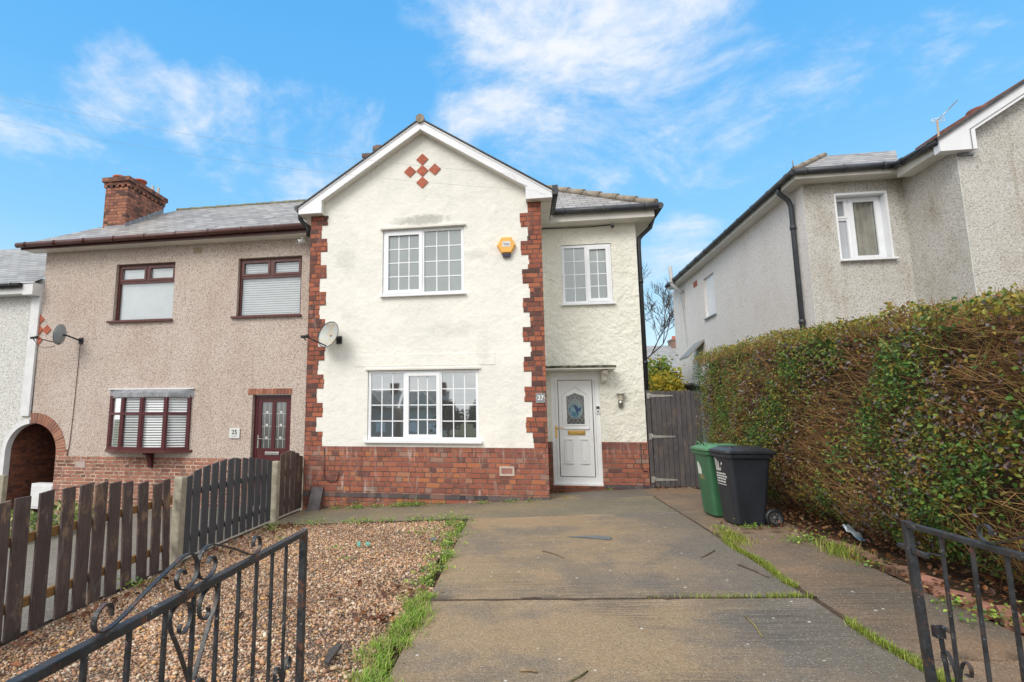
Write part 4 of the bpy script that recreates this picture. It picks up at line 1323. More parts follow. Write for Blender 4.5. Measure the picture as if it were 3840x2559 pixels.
m.face([(XS, 15.9, 4.0), (XS + .1, 15.9, 4.0), (XS + .1, 16.75, 4.0), (XS, 16.75, 4.0)]); m.face([(XS, 16.75, 2.82), (XS, 16.75, 4.0), (XS + .1, 16.75, 4.0), (XS + .1, 16.75, 2.82)]); m.face([(XS, 15.9, 2.82), (XS, 15.9, 4.0), (XS + .1, 15.9, 4.0), (XS + .1, 15.9, 2.82)])
m.build('side_wall', DASH_SIDE, Q)
m = MB(); m.box(XS + .06, XS + .12, 15.9, 16.75, 2.82, 4.0); w = m.build('window', UPVC, Q)
m = MB(); m.box(XS - .05, XS + .06, 15.86, 16.8, 2.79, 2.82); m.build('sill', LEAD, w)
m = MB(); m.box(XS + .055, XS + .0595, 15.98, 16.67, 2.9, 3.92); m.build('pane', simple('frosted_pane', (.80, .80, .80), .6, .04, 3, spec=.2), w)
# open top-hung sash further back
m = MB(); m.hexa([(XS - .02, 17.0, 2.2), (XS - .02, 17.9, 2.2), (XS - .02, 17.9, 2.26), (XS - .02, 17.0, 2.26), (XS - .48, 17.0, 1.72), (XS - .48, 17.9, 1.72), (XS - .48, 17.9, 1.79), (XS - .48, 17.0, 1.79)]); m.build('open_sash', simple('sash_grey', (.27, .25, .23), .4), Q)
# deep white reveal window
yq = YBq + .15
m = MB(); m.box(5.845, 5.872, YBq - .012, yq + .25, 2.8605, 4.10); m.box(6.685, 6.72, YBq - .012, yq + .25, 2.8605, 4.10); m.box(5.845, 6.72, YBq - .011, yq + .25, 4.1005, 4.14)
m.box(5.83, 6.74, YBq - .09, yq, 2.825, 2.86); w_r = m.build('window', UPVC, Q)
m = MB(); ring(m, 5.8725, 6.6845, 2.861, 4.10, .05, yq, yq + .06); xm = 6.13; m.box(xm - .03, xm + .03, yq - .001, yq + .06, 2.911, 4.069); m.box(5.916, xm - .03, yq - .001, yq + .06, 3.66, 3.71); m.build('frame', UPVC, w_r)
m = MB(); ring(m, xm + .018, 6.65, 2.895, 4.075, .07, yq - .018, yq + .02); ring(m, 5.905, xm - .022, 3.70, 4.075, .04, yq - .017, yq + .02); m.build('sash', UPVC, w_r)
m = MB(); m.box(5.9, xm, yq + .03, yq + .035, 2.9, 4.08); m.build('pane', glass_dark('glass_net', (.40, .42, .45), .14, .05), w_r)
m = MB(); m.box(xm, 6.65, yq + .03, yq + .035, 2.9, 4.08); m.build('pane', GLASS_CLEAR, w_r)
m = MB()
pts = [(xm + .02 + .50 * t, yq + .10 + .025 * math.sin(t * 34) + .012 * math.sin(t * 61)) for t in np.linspace(0, 1, 80)]
for (a, b), (c_, e_) in zip(pts[:-1], pts[1:]):
    m.face([(a, b, 2.88), (c_, e_, 2.88), (c_, e_, 4.1), (a, b, 4.1)], smooth=True)
m.build('curtain', CURTAIN, w_r)
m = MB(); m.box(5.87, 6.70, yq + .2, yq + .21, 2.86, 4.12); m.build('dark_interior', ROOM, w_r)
# eaves
for bx_ in ((XS - .22, XI - .002, 10.62, YBq - .001, ZS, ZS + .05), (XS - .22, XS - .001, YBq, 19.6, ZS, ZS + .05), (XS - .24, XI - .2, 10.595, 10.6195, ZS, ZS + .15), (XS - .245, XS - .2205, 10.62, 19.6, ZS, ZS + .15), (XI - .23, XI - .001, YMq - .15, 10.6, ZS - .10, ZS - .05), (XI - .25, XI - .2305, YMq - .15, 10.6, ZS - .10, ZS + .08)):
    m = MB(); m.box(*bx_); m.build('eaves_soffit', SOFFIT, Q)
gutter('gutter', [(XS - .30, 10.54, ZS + .12), (XI - .28, 10.54, ZS + .12)], GUTTER, Q, .06)
gutter('gutter', [(XS - .30, 10.54, ZS + .121), (XS - .30, 19.6, ZS + .121)], GUTTER, Q, .06)
gutter('gutter', [(XI - .31, YMq - .14, ZS + .02), (XI - .31, 10.54, ZS + .10)], GUTTER, Q, .06)
m = MB(); hz_ = ZS + .14; sl_ = .664
hip = 1.12
roof_quad(m, (XS - .29, 10.53, hz_), (XI - .25, 10.53, hz_), (XI + .45, 10.53 + hip, hz_ + hip * sl_), (XS - .29 + hip, 10.53 + hip, hz_ + hip * sl_))
roof_quad(m, (XS - .29, 19.7, hz_), (XS - .29, 10.53, hz_), (XS - .29 + hip, 10.53 + hip, hz_ + hip * sl_), (XS - .29 + hip, 19.7, hz_ + hip * sl_))
roof_quad(m, (XS - .29 + hip, 10.53 + hip, hz_ + hip * sl_ - .002), (XI + .45, 10.53 + hip, hz_ + hip * sl_ - .002), (XI + .45, 19.7, hz_ + hip * sl_ - .002), (XS - .29 + hip, 19.7, hz_ + hip * sl_ - .002))
roof_quad(m, (tipx - .05, 12.6, ztq(tipx - .05) + .02), (tipx - .05, YMq - .20, ztq(tipx - .05) + .02), (10.2, YMq - .20, ztq(10.2) + .02), (10.2, 12.6, ztq(10.2) + .02))
m.face([(tipx - .05, YMq - .20, ztq(tipx - .05) + .02), (10.2, YMq - .20, ztq(10.2) + .02), (10.2, YMq - .20, ztq(10.2) - .035), (tipx - .05, YMq - .20, ztq(tipx - .05) - .035)])
m.face([(10.2, YMq - .2, ztq(10.2) + .02), (13.6, YMq - .2, ztq(10.2) - 2.2), (13.6, 12.6, ztq(10.2) - 2.2), (10.2, 12.6, ztq(10.2) + .02)])
rfq = m.build('roof', SLATE, Q)
m = MB(); a_, b_ = Vector((XS - .29, 10.53, hz_ + .02)), Vector((XS - .29 + hip, 10.53 + hip, hz_ + hip * sl_ + .02))
for k in range(4):
    m.tube([a_.lerp(b_, k / 4), a_.lerp(b_, (k + 1.08) / 4)], [.055, .045], 8)
m.tube([(XS - .30, 10.52, hz_ + .05), (XS - .31, 10.5, hz_ + .17), (XS - .30, 10.52, hz_ + .2)], .008, 6)
m.build('hip_tiles', TILE, rfq)
m = MB(); bq = .24
pts = [(tipx, tipz), (tipx, 4.19), (7.17, 4.19), (7.17, ztq(7.17) - bq), (10.2, ztq(10.2) - bq), (10.2, ztq(10.2))]
m.prism([(tipx, 4.39), (tipx, 4.19), (7.17, 4.19), (7.17, ztq(7.17) - bq), (10.2, ztq(10.2) - bq), (10.2, ztq(10.2) - .03), (6.9, ztq(6.9) - .035)], YMq - .165, YMq - .13)
bq_ = m.build('bargeboard', TRIM, Q)
m = MB(); m.bar((7.10, YMq - .168, ztq(7.10) - bq + .055), (10.2, YMq - .168, ztq(10.2) - bq + .055), .01, .012); m.bar((7.10, YMq - .168, ztq(7.1) - bq + .055), (7.10, YMq - .168, 4.2), .01, .012); m.build('edge_bead', SIGNGREY, bq_)
m = MB(); m.prism([(tipx + .02, 4.37), (tipx + .02, 4.195), (7.165, 4.195), (7.165, ztq(7.165) - bq + .005), (10.2, ztq(10.2) - bq + .005), (10.2, ztq(10.2) - .04)], YMq - .1295, YMq - .002); m.build('gable_soffit', TRIM, Q)
m = MB(); m.box(7.0, 7.215, YMq - .03, YMq - .001, 4.15, 4.186); m.build('drip_strip', LEAD, Q)
m = MB(); m.box(XI - .005, XI + .006, YMq - .005, YMq + .006, -1.3, 4.18); m.build('corner_bead', simple('bead_grey', (.6, .6, .57), .7), Q)
m = MB(); m.box(XS - .004, XS + .006, YBq - .004, YBq + .006, -1.3, ZS - .002); m.build('corner_bead', simple('bead_pale', (.62, .6, .57), .7), Q)
m = MB(); m.tube([(XS - .28, 11.2, ZS + .08), (XS - .27, 11.22, ZS - .02), (XS - .1, 11.25, ZS - .16), (XS - .06, 11.25, ZS - .3), (XS - .06, 11.25, -1.0)], .045, 10)
for z in (3.6, 1.75, 0.2):
    m.tube([(XS - .06, 11.25, z), (XS - .06, 11.25, z + .08)], .056, 10)
m.build('downpipe', GUTTER, Q)
m = MB()
pp = [at_y(2512, 1000, 18.7), at_y(2520, 1068, 18.7), at_y(2560, 1101, 18.7), at_y(2578, 1240, 18.7), at_y(2600, 1440, 18.7)]
m.tube([pp[0], pp[1], pp[2], pp[3], pp[4], (pp[4].x, 18.7, -1)], .06, 10)
for a, b in ((pp[0], pp[1]), (pp[1], pp[2])):
    q = b + (a - b) * .08; r_ = b + (a - b) * .2
    m.tube([q, r_], .072, 10)
m.build('soil_pipe', GREYPIPE, Q)
m = MB(); m.box(XS - .01, XS + .01, 17.3, 17.65, 3.95, 4.12); m.build('air_brick', TERRA, Q)
# chimney and aerial behind the bargeboard
m = MB(); a_, b_ = at_y(3528, 512, 11.6), at_y(3722, 376, 11.6)
m.hexa([(a_.x, 11.6, 4.9), (b_.x + .7, 11.6, 4.9), (b_.x + .7, 12.3, 4.9), (a_.x, 12.3, 4.9), (a_.x, 11.6, a_.z + .1), (b_.x + .7, 11.6, b_.z + .46), (b_.x + .7, 12.3, b_.z + .46), (a_.x, 12.3, a_.z + .1)])
chq = m.build('chimney', simple('clay_brown', (.17, .075, .06), .8, .2, 9, bump=.5), rfq)
c_ = at_y(3690, 395, 11.55)
m = MB(); m.lathe((c_.x + .12, 11.75, c_.z - .3), (0, 0, 1), [(0, .22), (.20, .22), (.26, .26), (.31, .24), (.31, .15)], 20); m.build('chimney_pot', simple('pot_brown', (.19, .075, .055), .8, .2, 9), chq)
an = thing('tv_aerial', 'thin television aerial standing behind the white bargeboard', 'aerial', tuple(at_y(3521, 520, 11.4)))
m = MB(); p0, p1 = at_y(3521, 522, 11.4), at_y(3514, 452, 11.4); m.tube([p0 + Vector((0, 0, -.5)), p0, p1], .018, 8); m.build('mast', simple('mast_rust', (.42, .33, .25), .6), an)
p2, p3 = at_y(3516, 453, 11.4), at_y(3591, 376, 11.4)
m = MB(); m.tube([p2, p3], .009, 6)
for k in range(9):
    q = p2.lerp(p3, .12 + k * .1); m.tube([q + Vector((0, -.06, .0)), q + Vector((0, .06, 0))], .004, 5)
m.build('boom', STEEL, an)
q0, q1, q2, q3 = at_y(3494, 449, 11.4), at_y(3541, 440, 11.4), at_y(3542, 454, 11.4), at_y(3495, 461, 11.4)
m = MB(); m.tube([q0, q1, q2, q3, q0], .007, 6); m.tube([q0.lerp(q3, .5), q1.lerp(q2, .5)], .005, 6); m.build('reflector', PIPE_PALE, an)

# ================================================================== GROUND
def sheet(name, xs, ys, mat, dz=0.0, bump=0.0):
    xs, ys = np.asarray(xs, float), np.asarray(ys, float)
    X, Y = np.meshgrid(xs, ys)
    Z = gz(X, Y) + dz
    if bump:
        Z = Z + bump * (np.sin(X * 5.1 + Y * 3.3) + np.sin(X * 2.3 - Y * 6.1) + np.sin(Y * 9.7 + X * 8.1)) / 3
    v = np.stack([X, Y, Z], -1).reshape(-1, 3)
    nx, ny = len(xs), len(ys)
    i = (np.arange(ny - 1)[:, None] * nx + np.arange(nx - 1)).ravel()
    return np_mesh(name, v, np.stack([i, i + 1, i + nx + 1, i + nx], -1), mat, smooth=True)


gx = np.concatenate([[-600, -200, -80, -40, -25], np.arange(-16, 12.1, 1.0), [25, 40, 80, 200, 600]])
gy = np.concatenate([[-500, -200, -100, -60, -40, -20], np.arange(-10, 20.1, 1.0), [28, 40, 70, 150, 400, 900]])
structure(sheet('ground', gx, gy, SOIL, -.06))


def slab(mb, x0, x1, y0, y1, dz=0.0, th=.09, n=24, wob=.004):
    xs = np.linspace(x0, x1, 10); ys = np.linspace(y0, y1, n)
    for a, b in zip(xs[:-1], xs[1:]):
        for c, d in zip(ys[:-1], ys[1:]):
            mb.face([(p, q, float(gz(p, q)) + dz) for p, q in ((a, c), (b, c), (b, d), (a, d))], smooth=True)
    for (p0, q0), (p1, q1) in (((x0, y0), (x1, y0)), ((x1, y0), (x1, y1)), ((x1, y1), (x0, y1)), ((x0, y1), (x0, y0))):
        for k in range(12):
            a = (p0 + (p1 - p0) * k / 12, q0 + (q1 - q0) * k / 12); b = (p0 + (p1 - p0) * (k + 1) / 12, q0 + (q1 - q0) * (k + 1) / 12)
            za, zb_ = float(gz(*a)) + dz, float(gz(*b)) + dz
            mb.face([(*a, za - th), (*b, zb_ - th), (*b, zb_), (*a, za)])


m = MB(); slab(m, -.80, 2.025, -1.5, 4.60); slab(m, -.79, 2.02, 4.618, 8.03); slab(m, .43, 2.10, 9.486, 10.83)
structure(m.build('driveway', CONC_DRIVE))
m = MB(); slab(m, -3.86, 2.02, 8.037, 9.48)
structure(m.build('path', CONC_PATH))
m = MB(); slab(m, 2.07, 2.86, -1.5, 3.6, -.004); slab(m, 2.075, 2.84, 3.612, 6.62, -.002); slab(m, 2.06, 2.98, 6.632, 10.88, -.006)
structure(m.build('driveway_strip', CONC_STRIP))
m = MB(); slab(m, -11.7, -4.02, -1.0, 10.86, -.03)
structure(m.build('neighbour_yard', CONC_YARD))
structure(sheet('gravel_bed', np.arange(-3.9, -.80, .1), np.arange(.2, 8.05, .1), GRAVEL, -.012, .012))
m = MB(); slab(m, -30, 30, -3.4, -1.52, -.02); structure(m.build('pavement', CONC_YARD))
m = MB(); m.face([(-60, -9.5, -1.72), (60, -9.5, -1.72), (60, -3.5, -1.70), (-60, -3.5, -1.70)]); structure(m.build('road', simple('asphalt', (.06, .06, .062), .85, .2, 3, bump=.4)))


DIRT = simple('joint_dirt', (.075, .048, .032), .95, .4, 20, bump=.8, bscale=80)
m = MB(); slab(m, -.84, 2.06, 4.598, 4.620, -.006, .02, 3); slab(m, 2.024, 2.072, -1.5, 10.8, -.008, .02, 30); slab(m, -3.85, 2.03, 8.029, 8.038, -.004, .02, 3)
structure(m.build('joint_soil', DIRT))
m = MB()
for cx, cy, rx, ry in ((.05, 4.64, .10, .02), (.38, 4.60, .12, .022), (.95, 4.625, .05, .035), (1.08, 4.60, .08, .025), (-.25, 4.60, .09, .012)):
    pts = [(cx + rx * random.uniform(.5, 1.15) * math.cos(t), cy + ry * random.uniform(.5, 1.15) * math.sin(t)) for t in np.linspace(0, 2 * math.pi, 15)[:-1]]
    m.face([(x, y, float(gz(x, y)) + .004) for x, y in pts])
for x0_ in np.arange(-.80, 2.02, .06):
    w0, w1 = [.006 + .007 * abs(math.sin(q * 7.3)) + .004 * abs(math.sin(q * 31)) for q in (x0_, x0_ + .06)]
    m.face([(x, 4.609 + sg, float(gz(x, 4.609 + sg)) + .0035) for x, sg in ((x0_, -w0), (x0_ + .06, -w1), (x0_ + .06, w1), (x0_, w0))])
o = m.build('soil_crumbs', DIRT); o['kind'] = 'stuff'; tag(o, 'patches of dark soil spilled along the drive joint', 'soil')

# ------------------------------------------------------------------ scattered natural things
def fbm(y, z, s=0.0):
    return (np.sin(1.7 * y + 2.1 * z + s) + .7 * np.sin(3.9 * y - 2.7 * z + 1.3 + s) + .5 * np.sin(6.3 * y + 5.9 * z + 2.2 * s) + .35 * np.sin(11.2 * y - 9.1 * z + s)) / 2.55


def rot_frames(n, up=None, tilt=1.0):
    """random orthonormal frames (n,3,3): columns along, across, normal"""
    nrm = RNG.normal(size=(n, 3))
    if up is not None:
        nrm = nrm * tilt + np.asarray(up)
    nrm /= np.linalg.norm(nrm, axis=1, keepdims=True)
    a = RNG.normal(size=(n, 3)); a -= nrm * (a * nrm).sum(1, keepdims=True); a /= np.linalg.norm(a, axis=1, keepdims=True)
    return a, np.cross(nrm, a), nrm


def leaves(name, pos, size, cols, mat, parent=None, up=None, tilt=1.0, width=.6, fold=.18, kind=None, var=.25):
    n = len(pos); a, b, c = rot_frames(n, up, tilt)
    L = (size * RNG.uniform(.65, 1.35, n))[:, None]
    Wd = L * width * RNG.uniform(.8, 1.15, n)[:, None]
    base = pos - a * L * .5
    v = np.stack([base, base + a * L * .33 + b * Wd * .5 + c * L * fold, base + a * L * .72 + b * Wd * .42 + c * L * fold, base + a * L, base + a * L * .72 - b * Wd * .42 + c * L * fold, base + a * L * .33 - b * Wd * .5 + c * L * fold], 1).reshape(-1, 3)
    i = (np.arange(n) * 6)[:, None]
    f = np.concatenate([i + np.array([0, 1, 2, 3]), i + np.array([0, 3, 4, 5])], 0)
    col = cols[RNG.integers(0, len(cols), n)] if cols.ndim == 2 and len(cols) != n else cols
    col = np.clip(col * RNG.uniform(1 - var, 1 + var, (n, 1)), 0, 1)
    o = np_mesh(name, v, f, mat, parent, np.repeat(col, 6, 0))
    if kind:
        o['kind'] = kind
    return o


def rods(name, p0, p1, r, cols, mat, parent=None, r1=None):
    n = len(p0); d = p1 - p0; d /= np.linalg.norm(d, axis=1, keepdims=True)
    ref = np.where(np.abs(d[:, 2:3]) < .9, [[0, 0, 1]], [[1, 0, 0]])
    u = np.cross(d, ref); u /= np.linalg.norm(u, axis=1, keepdims=True); w = np.cross(d, u)
    r = np.broadcast_to(r, n)[:, None]; r1 = r * .6 if r1 is None else np.broadcast_to(r1, n)[:, None]
    ring_ = []
    for p, q in ((p0, r), (p1, r1)):
        for k in range(3):
            t = 2 * math.pi * k / 3
            ring_.append(p + (u * math.cos(t) + w * math.sin(t)) * q)
    v = np.stack(ring_, 1).reshape(-1, 3)
    i = (np.arange(n) * 6)[:, None]
    f = np.concatenate([i + np.array([0, 1, 4, 3]), i + np.array([1, 2, 5, 4]), i + np.array([2, 0, 3, 5])], 0)
    col = np.repeat(cols[RNG.integers(0, len(cols), n)] * RNG.uniform(.6, 1.3, (n, 1)), 6, 0)
    return np_mesh(name, v, f, mat, parent, np.clip(col, 0, 1), smooth=True)


# gravel: pebbles with their own shapes and colours
t_ = (1 + 5 ** .5) / 2
ICO = np.array([(-1, t_, 0), (1, t_, 0), (-1, -t_, 0), (1, -t_, 0), (0, -1, t_), (0, 1, t_), (0, -1, -t_), (0, 1, -t_), (t_, 0, -1), (t_, 0, 1), (-t_, 0, -1), (-t_, 0, 1)]) / math.sqrt(1 + t_ * t_)
ICF = np.array([(0, 11, 5), (0, 5, 1), (0, 1, 7), (0, 7, 10), (0, 10, 11), (1, 5, 9), (5, 11, 4), (11, 10, 2), (10, 7, 6), (7, 1, 8), (3, 9, 4), (3, 4, 2), (3, 2, 6), (3, 6, 8), (3, 8, 9), (4, 9, 5), (2, 4, 11), (6, 2, 10), (8, 6, 7), (9, 8, 1)])


def pebbles(n):
    x = RNG.uniform(-3.86, -.80, n); y = 8.0 - 7.2 * RNG.beta(1.1, 1.05, n)
    s = np.clip(RNG.lognormal(math.log(.0080), .36, n), .004, .024)
    edge = -.83 + .07 * np.sin(y * 3.1) + .04 * np.sin(y * 8.3)
    keep = (x < edge) & (RNG.uniform(0, 1, n) < .88 + .5 * fbm(x * 1.6 + 3, y * 1.9, .9))
    x, y, s = x[keep], y[keep], s[keep]; n = len(x)
    z = gz(x, y) - .012 + .012 * (np.sin(x * 5.1 + y * 3.3) + np.sin(x * 2.3 - y * 6.1) + np.sin(y * 9.7 + x * 8.1)) / 3 + s * RNG.uniform(.1, .75, n)
    a, b, c = rot_frames(n, (0, 0, 1), .6)
    sc = np.stack([s * RNG.uniform(.9, 1.5, n), s * RNG.uniform(.75, 1.1, n), s * RNG.uniform(.5, .8, n)], 1)
    base = ICO[None] * RNG.uniform(.82, 1.14, (n, 12, 1))
    v = (base[:, :, 0:1] * (a * sc[:, 0:1])[:, None] + base[:, :, 1:2] * (b * sc[:, 1:2])[:, None] + base[:, :, 2:3] * (c * sc[:, 2:3])[:, None]) + np.stack([x, y, z], 1)[:, None]
    pal = np.array([(.46, .28, .165), (.52, .33, .19), (.42, .24, .145), (.35, .19, .12), (.54, .40, .28), (.60, .49, .38), (.47, .31, .23), (.66, .58, .49), (.32, .20, .14), (.44, .36, .29), (.55, .35, .16), (.46, .30, .22), (.50, .34, .25)])
    col = pal[RNG.integers(0, len(pal), n)] * np.array([1.03, .96, .87]) * RNG.uniform(.72, 1.2, (n, 1)) * (1.02 + .2 * np.clip(fbm(x * 1.1, y * 1.3, 1.7) + .5 * fbm(x * 3.1, y * 2.7, .3), -1, 1))[:, None]
    f = (ICF[None] + (np.arange(n) * 12)[:, None, None]).reshape(-1, 3)
    o = np_mesh('gravel', v.reshape(-1, 3), f, STONE, None, np.repeat(np.clip(col, 0, .8), 12, 0), smooth=True)
    o['kind'] = 'stuff'
    tag(o, 'orange and buff pea gravel filling the front garden bed', 'gravel')


pebbles(66000)


def blades(pos, h, spread, cols, lean=.5, w=.005):
    n = len(pos)
    ang = RNG.uniform(0, 2 * math.pi, n); d = np.stack([np.cos(ang), np.sin(ang), np.zeros(n)], 1)
    H_ = (h * RNG.uniform(.5, 1.3, n))[:, None]; ln = (H_ * RNG.uniform(.15, 1, n)[:, None] * lean)
    sd = np.stack([-d[:, 1], d[:, 0], d[:, 2]], 1) * w
    zu = np.array([[0, 0, 1.0]])
    m1 = pos + d * ln * .35 + zu * H_ * .62; tip = pos + d * ln * 1.15 + zu * H_ * .98
    v = np.stack([pos - sd, pos + sd, m1 + sd * .8, m1 - sd * .8, tip], 1).reshape(-1, 3)
    i = (np.arange(n) * 5)[:, None]
    f4 = i + np.array([0, 1, 2, 3]); f3 = i + np.array([3, 2, 4, 4])
    col = cols[RNG.integers(0, len(cols), n)] * RNG.uniform(.65, 1.3, (n, 1))
    return v, np.concatenate([f4, i + np.array([3, 2, 4, 3])], 0), np.repeat(col, 5, 0)


def on_ground(x, y, dz=0.0):
    return np.stack([x, y, gz(x, y) + dz], 1)


GREENS = np.array([(.24, .42, .05), (.31, .50, .07), (.18, .34, .045), (.38, .50, .09), (.42, .45, .14), (.40, .34, .16)])
def tri_mesh(name, v, f, col, mat, label, cat):
    # f quads with a repeated last index become triangles
    me_f = [tuple(dict.fromkeys(q)) for q in f.tolist()]
    me = bpy.data.meshes.new(name); me.from_pydata(v.tolist(), [], me_f); me.materials.append(mat)
    a = me.color_attributes.new('tint', 'FLOAT_COLOR', 'POINT'); c = np.ones((len(v), 4), np.float32); c[:, :3] = np.clip(col, 0, 1); a.data.foreach_set('color', c.ravel())
    o = bpy.data.objects.new(name, me); link(o); o['kind'] = 'stuff'
    return tag(o, label, cat)


# lush strip along the drive edge
tx, ty, th = [], [], []
yt = 2.1
while yt < 7.85:
    near = yt < 4.75
    k = random.randint(40, 115) if near else random.randint(8, 45)
    cx = -.87 + random.gauss(0, .04) - .03 * math.sin(yt * 4); sp = random.uniform(.026, .058) if near else random.uniform(.015, .035)
    h_ = random.uniform(.028, .066) if near else random.uniform(.025, .055)
    tx.append(RNG.normal(cx, sp, k)); ty.append(RNG.normal(yt, sp * 1.1, k)); th.append(np.full(k, h_))
    yt += random.uniform(.018, .05) if near else random.uniform(.03, .12)
xx_, yy_, hh = np.concatenate(tx), np.concatenate(ty), np.concatenate(th)
v, f, c = blades(on_ground(xx_, yy_, -.01), hh, 0, GREENS, 1.5, .0032)
tri_mesh('grass', v, f, c, GRASS, 'bright green grass growing along the left edge of the drive', 'grass')
# thin grass in the drive joints
P_, Hs = [], []
yy_ = RNG.uniform(2.6, 6.4, 5200); seg = (np.sin(yy_ * 5.2) + np.sin(yy_ * 2.3 + 1) > -.45)
yy_ = yy_[seg]; xx_ = 2.048 + RNG.normal(0, .016, len(yy_)) + .02 * np.sin(yy_ * 6); Hs.append(np.where((yy_ > 4.3) & (yy_ < 4.8), .065, .04)); P_.append(on_ground(xx_, yy_, -.01))
xx_ = RNG.uniform(.75, 2.05, 900); xx_ = xx_[RNG.uniform(0, 1, 900) < ((xx_ - .6) / 1.5) ** 2]; P_.append(on_ground(xx_, 4.609 + RNG.normal(0, .01, len(xx_)), -.01)); Hs.append(np.full(len(xx_), .045))
q = RNG.normal(0, .12, (450, 2)) * (.5, 1.6) + (2.16, 6.45); P_.append(on_ground(q[:, 0], q[:, 1])); Hs.append(np.full(450, .05))
q = RNG.normal(0, .07, (340, 2)) * (1, 2.2) + (2.84, 5.75); P_.append(on_ground(q[:, 0], q[:, 1])); Hs.append(np.full(340, .085))
pos = np.concatenate(P_); v, f, c = blades(pos, np.concatenate(Hs), 0, np.array([(.36, .42, .06), (.28, .38, .06), (.42, .44, .12), (.22, .30, .05)]), 1.2, .003)
tri_mesh('joint_grass', v, f, c, GRASS, 'thin yellowish grass sprouting in the joints of the drive', 'grass')
# leafy weeds at the wall foot and along the path edge
P_ = []
for (x, y, n_, s) in ((-3.24, 9.40, 60, .06), (-2.86, 9.38, 170, .11), (-2.5, 9.40, 70, .07), (-2.1, 9.38, 180, .10), (-1.85, 9.38, 260, .13), (-1.45, 9.38, 30, .08), (-.70, 9.36, 60, .07), (-.2, 9.36, 50, .06), (.12, 9.36, 40, .06),
                      (-3.1, 8.0, 120, .13), (-2.55, 8.0, 60, .08), (-2.3, 8.0, 130, .10), (-1.95, 8.0, 40, .06), (-1.55, 7.98, 60, .09), (-1.3, 7.98, 50, .08), (-1.0, 7.9, 200, .13), (-.92, 7.5, 170, .11), (-.9, 6.9, 140, .11), (-.88, 6.4, 120, .09), (-.86, 5.9, 120, .09), (-.87, 5.4, 110, .09), (-.9, 5.0, 60, .08), (-1.3, 7.1, 70, .12),
                      (-3.7, 7.9, 60, .08), (-3.6, 7.55, 50, .08), (-3.1, 6.9, 20, .08), (-3.78, 5.1, 70, .09), (-1.55, 2.75, 60, .08), (-1.2, 2.6, 140, .12), (-2.2, 6.4, 25, .06), (-1.9, 5.9, 20, .05),
                      (2.75, 6.2, 160, .11), (2.86, 5.35, 40, .06), (2.83, 4.4, 60, .08), (2.9, 4.1, 120, .13), (2.2, 6.9, 26, .05), (1.6, 10.78, 20, .06), (2.5, 6.85, 70, .07), (.7, 9.6, 12, .05)):
    q = RNG.normal(0, s, (n_, 2)); P_.append(on_ground(q[:, 0] + x, q[:, 1] * .6 + y, 0) + np.stack([np.zeros(n_), np.zeros(n_), np.abs(RNG.normal(0, s * .35, n_)) + .008], 1))
pos = np.concatenate(P_)
pos = pos[~((pos[:, 1] > 9.47) & (pos[:, 0] < .42))]
o = leaves('weeds', pos, .026, np.array([(.22, .38, .06), (.30, .44, .07), (.14, .27, .05), (.38, .44, .11), (.17, .29, .11)]), LEAF, up=(0, 0, 1), tilt=.6, width=.7)
o['kind'] = 'stuff'; tag(o, 'small leafy green weeds at the wall foot and bed edges', 'weeds')
# dead leaves
P_ = []
n = 1500; x = RNG.uniform(2.80, 3.5, n); y = RNG.uniform(2.6, 8.2, n); P_.append(on_ground(x, y, .0) + np.stack([0 * x, 0 * x, RNG.uniform(0, .05, n)], 1))
n = 170; x = -3.84 + np.abs(RNG.normal(0, .25, n)); y = RNG.uniform(2.2, 7.8, n); P_.append(on_ground(x, y, .02))
for (x, y, n_, s) in ((-1.9, 4.5, 26, .22), (-1.2, 4.2, 30, .16), (-1.1, 4.8, 26, .15), (-3.2, 3.4, 20, .3), (.62, 10.75, 70, .10), (2.7, 10.7, 30, .2), (2.9, 7.0, 90, .25), (-3.4, 7.8, 40, .2)):
    q = RNG.normal(0, s, (n_, 2)); P_.append(on_ground(q[:, 0] + x, q[:, 1] * .7 + y, .014))
pos = np.concatenate(P_)
o = leaves('dead_leaves', pos, np.where(pos[:, 0] > 2.5, .042, .058), np.array([(.13, .045, .022), (.20, .075, .03), (.09, .035, .02), (.28, .12, .045), (.16, .07, .04), (.07, .032, .02), (.26, .17, .08)]), DRYLEAF, up=(0, 0, 1), tilt=.45, width=.62, fold=.12)
o['kind'] = 'stuff'; tag(o, 'brown dead leaves lying under the hedge and on the gravel', 'leaves')


# ------------------------------------------------------------------ hedge

HED = thing('hedge', 'long tall clipped hedge of mixed green leaves and bare brown twigs beside the drive', 'hedge', (3.4, 6, -1.2))
htop = lambda y: np.interp(y, [1.5, 3.4, 4.4, 5.8, 7.5, 9.2, 10.6], [.66, .70, .79, .90, 1.01, 1.06, 1.04])


def hface(y, z):
    g_ = gz(3.0, y); rel = z - g_
    return 3.0 - .09 * fbm(y, z) + .42 * np.clip(1 - rel / .55, 0, 1) ** 1.3 + .10 * np.clip((rel - 1.75) / .45, 0, 1) ** 2 + np.interp(y, [8.6, 10.4], [0, .10])


